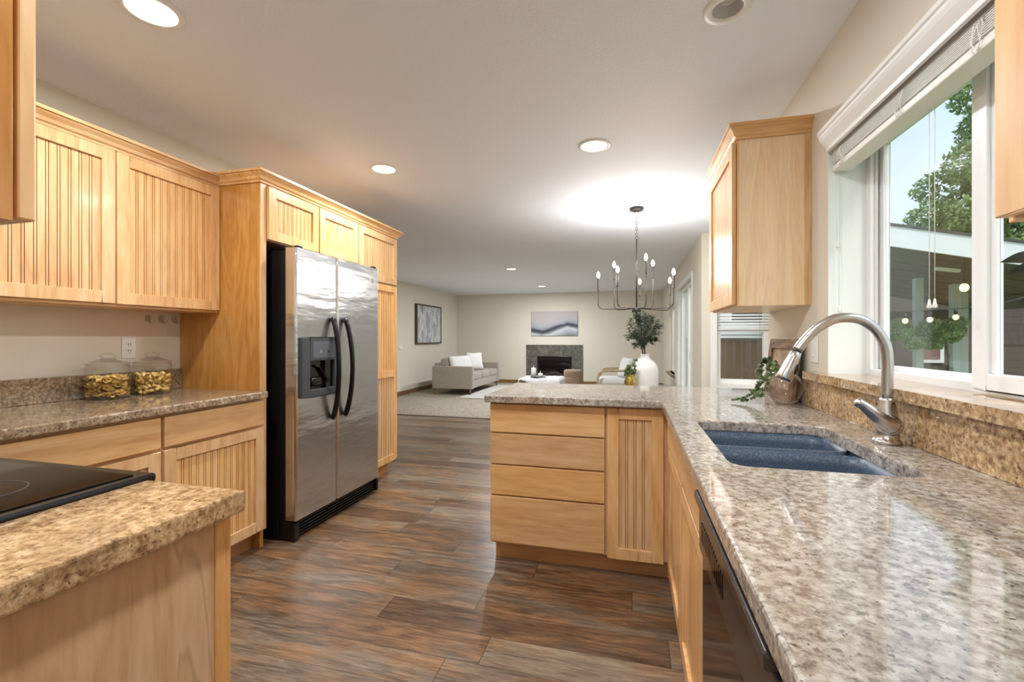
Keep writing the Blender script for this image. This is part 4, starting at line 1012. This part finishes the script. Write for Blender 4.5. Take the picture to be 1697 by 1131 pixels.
# fur throw draped over the ottoman
mb = MB(); mb.smooth = True; nu, nv = 40, 28; g = []
for i in range(nu+1):
    for j in range(nv+1):
        u_, v_ = i/nu*2-1, j/nv*2-1
        wob = .05*math.sin(3*u_+1)+.04*math.sin(5*v_)
        X_ = u_*(.49+.05*math.cos(4*v_)); Y_ = v_*(.40+wob)
        ex = max(0, abs(X_)-.40); ey = max(0, abs(Y_)-.37)
        z = .394+.006*math.sin(9*u_)*math.sin(7*v_)+.004*math.sin(31*u_+17*v_)
        z -= 1.9*ex+1.6*ey
        X2 = math.copysign(min(abs(X_), .40)+ex*.35+.012*(ex > 0), X_); Y2 = math.copysign(min(abs(Y_), .37)+ey*.4+.03*(ey > 0), Y_)
        g.append((-1.79+X2, 9.33+Y2, z))
mb.add(g, [(i*(nv+1)+j, (i+1)*(nv+1)+j, (i+1)*(nv+1)+j+1, i*(nv+1)+j+1) for i in range(nu) for j in range(nv)])
th = mb.build('throw_blanket', fur_f); md = th.modifiers.new('s', 'SOLIDIFY'); md.thickness = .012; md.offset = 1
tag(th, 'white fur throw draped over the wide ottoman', 'blanket')
tr = tag(MB().lathe([(0, .0), (.16, 0), (.17, .012), (.165, .012), (.155, .005), (0, .005)], (-1.86, 9.20, .417), 40).build('tray', plain('pewter tray', lin(120, 122, 124), .3, .6)), 'round grey metal tray under the two candles', 'tray')
wax = plain('white wax', lin(232, 230, 224), .5)
def candle(x, y, r_, h, lab):
    c = thing('candle', lab, 'candle', (x, y, .4225), 'pillar candles on the ottoman')
    MB().lathe([(0, 0), (r_, 0), (r_, h-.004), (r_-.004, h), (0, h-.002)], (x, y, .4225), 28).build('wax', wax, c)
    MB().lathe([(0, h), (.010, h), (.011, h+.01), (.006, h+.03), (.002, h+.055), (0, h+.056)], (x, y, .4225), 12).build('flame_tip', wax, c)
candle(-1.945, 9.17, .052, .185, 'tall white pillar candle on the grey tray')
candle(-1.80, 9.15, .050, .075, 'short white pillar candle on the grey tray')

# bentwood armchair
ac = thing('armchair', 'bentwood armchair with white cushions behind the gold vase', 'armchair', (-.15, 9.0, 0))
bw = wood_mat('light bentwood', (4, 4, 4), lin(150, 124, 92), lin(176, 150, 116), lin(190, 166, 134), .4, .1)
for yy in (8.62, 9.36):
    pts = [(-.56, yy, .0065), (-.60, yy, .30), (-.585, yy, .52), (-.52, yy, .595), (-.35, yy, .612), (-.05, yy, .615), (.12, yy, .60), (.16, yy, .45), (.18, yy, .0065)]
    MB().tube(smoothpath(pts, 6), .022, 10).build('arm_frame', bw, ac)
    MB().tube([(-.02, yy, .60), (.09, yy, .30)], .018, 8).build('arm_brace', bw, ac)
mb = MB(); mb.tube([(-.58, 8.62, .33), (-.58, 9.36, .33)], .018, 8); mb.tube([(.12, 8.62, .33), (.12, 9.36, .33)], .018, 8); mb.build('seat_rail', bw, ac)
MB().tube(smoothpath([(.17, 8.64, .50), (.26, 8.64, .80), (.28, 9.0, .84), (.26, 9.34, .80), (.17, 9.34, .50)], 6), .020, 10).build('back_frame', bw, ac)
MB().cushion((-.22, 8.99, .40), .38, .34, .07, .2, 36, 14).build('seat_cushion', white_f, ac)
MB().cushion((.135, 8.99, .62), .06, .33, .22, .3, 30, 16, R=Matrix.Rotation(.25, 3, 'Y')).build('back_cushion', white_f, ac)
G = 'white pillows on the bentwood armchair'
pillow((-.09, 8.86, .66), .5, .30, .20, 'white pillow at the front of the bentwood armchair', G, d=.07)
pillow((-.02, 9.20, .64), .1, .30, .18, 'white pillow at the back of the bentwood armchair', G, d=.06)

# ------------------------------------------------------------------ outside
gr = NT('lawn'); v = gr.coords((1, 1, 1), rnd=False); nn = gr.n('TexNoise', {'Vector': v, 'Scale': 3.0, 'Detail': 6.0}).outputs['Fac']
grm = gr.bsdf(gr.ramp(nn, [(.35, lin(88, 112, 58)), (.65, lin(130, 148, 86))]), .9)
struct(MB().box(-20, 40, -20, 45, -.75, -.55).build('ground', grm), 'green lawn outside')
def boards_mat(name, c1, c2, axis, w, gap):
    t = NT(name); tc = t.n('TexCoord').outputs['Object']; sep = t.n('SeparateXYZ', {0: tc}); a = t.math('DIVIDE', sep.outputs[axis], w)
    i_ = t.math('FLOOR', a); r_ = t.n('TexWhiteNoise', {'W': i_}, noise_dimensions='1D').outputs['Value']; fr = t.math('FRACT', a)
    n = t.n('TexNoise', {'Vector': t.n('Mapping', {'Vector': tc, 'Scale': (12, 12, 1.5)}).outputs[0], 'Scale': 2.0, 'Detail': 5.0}).outputs['Fac']
    c = t.mix(t.math('ADD', t.math('MULTIPLY', r_, .4), t.math('MULTIPLY', n, .6)), c1, c2)
    c = t.mix(t.math('LESS_THAN', fr, gap), c, tuple(x*.35 for x in c1))
    return t.bsdf(c, .75)
fe = thing('fence', 'brown board fence with top rail outside the nook window', 'fence', (2.3, 9.3, -.55))
mb = MB()
for i in range(19): mb.box(1.05+i*.14, 1.05+i*.14+.134, 9.30, 9.32, -.5, 1.16)
mb.build('fence_boards', boards_mat('fence boards', lin(120, 88, 68), lin(162, 126, 100), 0, .14, .0), fe)
MB().box(1.03, 3.75, 9.27, 9.34, 1.155, 1.225).build('top_rail', plain('weathered rail', lin(122, 104, 92), .8), fe, bevel=.004)
hs = thing('house', 'white sided house wall beyond the fence', 'house', (3, 13.0, -.55))
mb = MB()
for i in range(26): z = -.55+i*.17; mb.add([(1.0, 13.0, z), (5.4, 13.0, z), (5.4, 12.975, z), (1.0, 12.975, z), (1, 13.0, z+.17), (5.4, 13.0, z+.17)], [(0, 1, 2, 3), (3, 2, 5, 4)])
mb.box(1.0, 5.4, 13.02, 13.4, -.55, 3.9)
mb.build('siding', plain('white siding', lin(228, 232, 232), .6), hs)
MB().box(.9, 5.5, 12.85, 13.4, 3.9, 4.05).build('eave', white_trim, hs)
# patio cover
pc = thing('patio_cover', 'dark ceilinged patio roof with white fascia outside the kitchen window', 'patio roof', (5, 7, -.55))
PY0, PY1 = 7.0, 11.5
zr = lambda x: 2.70-.222*(x-3.28)
mb = MB()
xa, xb = 2.1, 7.0
def slab_x(mb, x_a, x_b, y_a, y_b, t0, t1):
    mb.add([(x_a, y_a, zr(x_a)+t0), (x_b, y_a, zr(x_b)+t0), (x_b, y_b, zr(x_b)+t0), (x_a, y_b, zr(x_a)+t0), (x_a, y_a, zr(x_a)+t1), (x_b, y_a, zr(x_b)+t1), (x_b, y_b, zr(x_b)+t1), (x_a, y_b, zr(x_a)+t1)],
           [(0, 1, 2, 3), (4, 5, 6, 7), (0, 1, 5, 4), (3, 2, 6, 7), (0, 3, 7, 4), (1, 2, 6, 5)])
slab_x(mb, xa, xb, PY0-.05, PY1, 0.0, .03); mb.build('shingles', plain('dark shingle', lin(72, 70, 70), .85), pc)
mb = MB(); slab_x(mb, xa, xb, PY0-.03, PY0, -.27, -.001); mb.build('fascia', plain('white fascia', lin(226, 230, 232), .5), pc)
mb = MB(); slab_x(mb, xa, xb, PY0+.001, PY1, -.10, -.002)
for i in range(9): slab_x(mb, xa, xb, PY0+.45+i*.48, PY0+.47+i*.48, -.112, -.10)
mb.build('underside', boards_mat('dark stained ceiling boards', lin(92, 82, 68), lin(112, 100, 84), 1, .24, .03), pc)
mb = MB(); mb.box(2.2, 6.9, 11.2, 11.32, .0, 1.72); mb.box(6.7, 6.9, 7.1, 11.3, 1.55, 1.75)
MB().box(2.25, 6.9, 11.22, 11.34, 1.60, 1.80).build('beam', plain('dark beam', lin(84, 74, 62), .7), pc)
for (x_, y_) in ((4.79, 9.3), (5.31, 9.3), (5.77, 9.9), (3.9, 11.1)):
    MB().box(x_-.055, x_+.055, y_-.055, y_+.055, -.55, zr(x_)-.112).build('post', plain('white post', lin(206, 214, 212), .6), pc)
nh = thing('outbuilding', 'dark brown garden building with a white framed window', 'building', (6, 12.6, -.55))
mb = MB(); mb.box(3.6, 11, 12.4, 12.5, -.55, 2.6); mb.build('wall', boards_mat('dark brown siding', lin(70, 60, 52), lin(88, 76, 66), 2, .16, .04), nh)
mb = MB()
for a in ((6.40, 6.47, .66, 1.26), (6.79, 6.86, .66, 1.26), (6.47, 6.79, .66, .73), (6.47, 6.79, 1.19, 1.26)): mb.box(a[0], a[1], 12.36, 12.398, a[2], a[3])
mb.build('window_frame', white_trim, nh); MB().box(6.47, 6.79, 12.37, 12.38, .73, 1.19).build('pane', plain('reddish window', lin(132, 92, 88), .3), nh)
MB().box(3.4, 11.2, 12.2, 12.7, 2.6, 2.7).build('roof', plain('dark shingle roof', lin(72, 70, 70), .85), nh)
# fluorescent fixture & string bulbs
tag(MB().obox((4.20, 7.5, 2.16), (1, .25, -.10), (-.25, 1, 0), (0, 0, 1), .16, .03, .022).build('patio_light', white_trim, bevel=.008), 'white tube light hanging under the patio roof', 'lamp')
sbl = ['largest glowing string bulb under the patio roof', 'glowing string bulb leftmost in the kitchen window', 'glowing string bulb second from the left in the kitchen window', 'glowing string bulb just below the largest one']
for (x_, y_, z_), lb in zip(((4.33, 7.4, 1.90), (3.267, 6.6, 1.435), (3.52, 6.6, 1.447), (3.779, 6.6, 1.474)), sbl):
    b_ = thing('string_light', lb, 'string light', (x_, y_, z_), 'string lights outside')
    rb = .05 if y_ > 7 else .03
    MB().cushion((x_, y_, z_), rb, rb, rb*1.15, 1.0, 20, 12).build('bulb', bulb_warm, b_)
    MB().lathe([(0, 0), (.018, 0), (.018, .06), (0, .06)], (x_, y_, z_+rb), 10).build('socket', black_gloss, b_)
    MB().tube([(x_, y_, z_+rb+.06), (x_, y_, 2.36 if y_ > 7 else 1.555)], .003, 5).build('cord', black_gloss, b_)
tag(MB().tube(smoothpath([(2.0, 6.6, 1.78), (3.0, 6.6, 1.57), (3.5, 6.6, 1.562), (4.2, 6.6, 1.63), (5, 6.6, 1.9)], 6), .006, 6).build('light_cable', black_gloss), 'black cable carrying the string lights outside', 'cable')

def foliage(blobs, count, L, mat, seed):
    rg = np.random.RandomState(seed); w = np.array([b[3]*b[4]*b[5] for b in blobs]); w = w/w.sum()
    idx = rg.choice(len(blobs), count, p=w); B = np.array(blobs)[idx]
    d = rg.normal(size=(count, 3)); d /= np.linalg.norm(d, axis=1)[:, None]
    r = rg.uniform(.35, 1, count)**.5
    c = B[:, :3]+d*B[:, 3:6]*r[:, None]
    a = rg.normal(size=(count, 3)); a /= np.linalg.norm(a, axis=1)[:, None]
    b = np.cross(a, rg.normal(size=(count, 3))); b /= np.linalg.norm(b, axis=1)[:, None]
    l = L*rg.uniform(.6, 1.3, count)[:, None]
    v = np.stack([c-a*l, c+b*l*.45, c+a*l, c-b*l*.45], 1).reshape(-1, 3)
    mb = MB(); mb.v = [tuple(p) for p in v]; mb.f = [(4*i, 4*i+1, 4*i+2, 4*i+3) for i in range(count)]; mb.mi = [0]*count; mb.sm = [False]*count
    return mb
def tree(name, lab, x, y, zb, blobs, count, L, mat, seed, cat='tree'):
    tr_ = thing(name, lab, cat, (x, y, zb))
    mb = MB(); mb.tube([(x, y, zb), (x+.05, y, zb+1.5), (x, y+.05, blobs[0][2])], [.16, .12, .05] if count > 10000 else [.02, .015, .01], 10)
    for b_ in blobs[1:6] if count > 10000 else []: mb.tube([(x, y, zb+(blobs[0][2]-zb)*.5), tuple(b_[:3])], [.07, .02], 8)
    mb.build('trunk', bark, tr_)
    foliage(blobs, count, L, mat, seed).build('foliage', mat, tr_, recalc=False, weld=False)['kind'] = 'stuff'
    return tr_
rb_ = random.Random(11)
bl_ = [(11.4, 16.0, 6.0, 1.9, 1.6, 3.2)]
for _ in range(40):
    hz = rb_.uniform(2.8, 10.2); half = 2.6*(1-(max(0, hz-4)/6.6)**1.3)+.35
    bl_.append((11.2+rb_.uniform(-half, half), 16+rb_.uniform(-1.2, 1.2), hz, rb_.uniform(.45, .95), .8, rb_.uniform(.4, .75)))
tree('tree', 'tall light green tree behind the patio roof', 11.3, 16.0, -.55, bl_, 52000, .085, leaf_tree, 3)
for i, (x_, y_, lb) in enumerate(((4.10, 8.62, 'leafy green shrub tree left of the garden building window'), (4.88, 8.78, 'leafy green shrub tree right of the garden building window'))):
    bb = [(x_, y_, 1.33, .28, .2, .16)]+[(x_+rb_.uniform(-.28, .28), y_+rb_.uniform(-.12, .12), 1.30+rb_.uniform(-.18, .20), .15, .12, .10) for _ in range(9)]
    tree('shrub', lb, x_, y_, -.55, bb, 5000, .028, leaf_bush, 20+i, 'shrub')
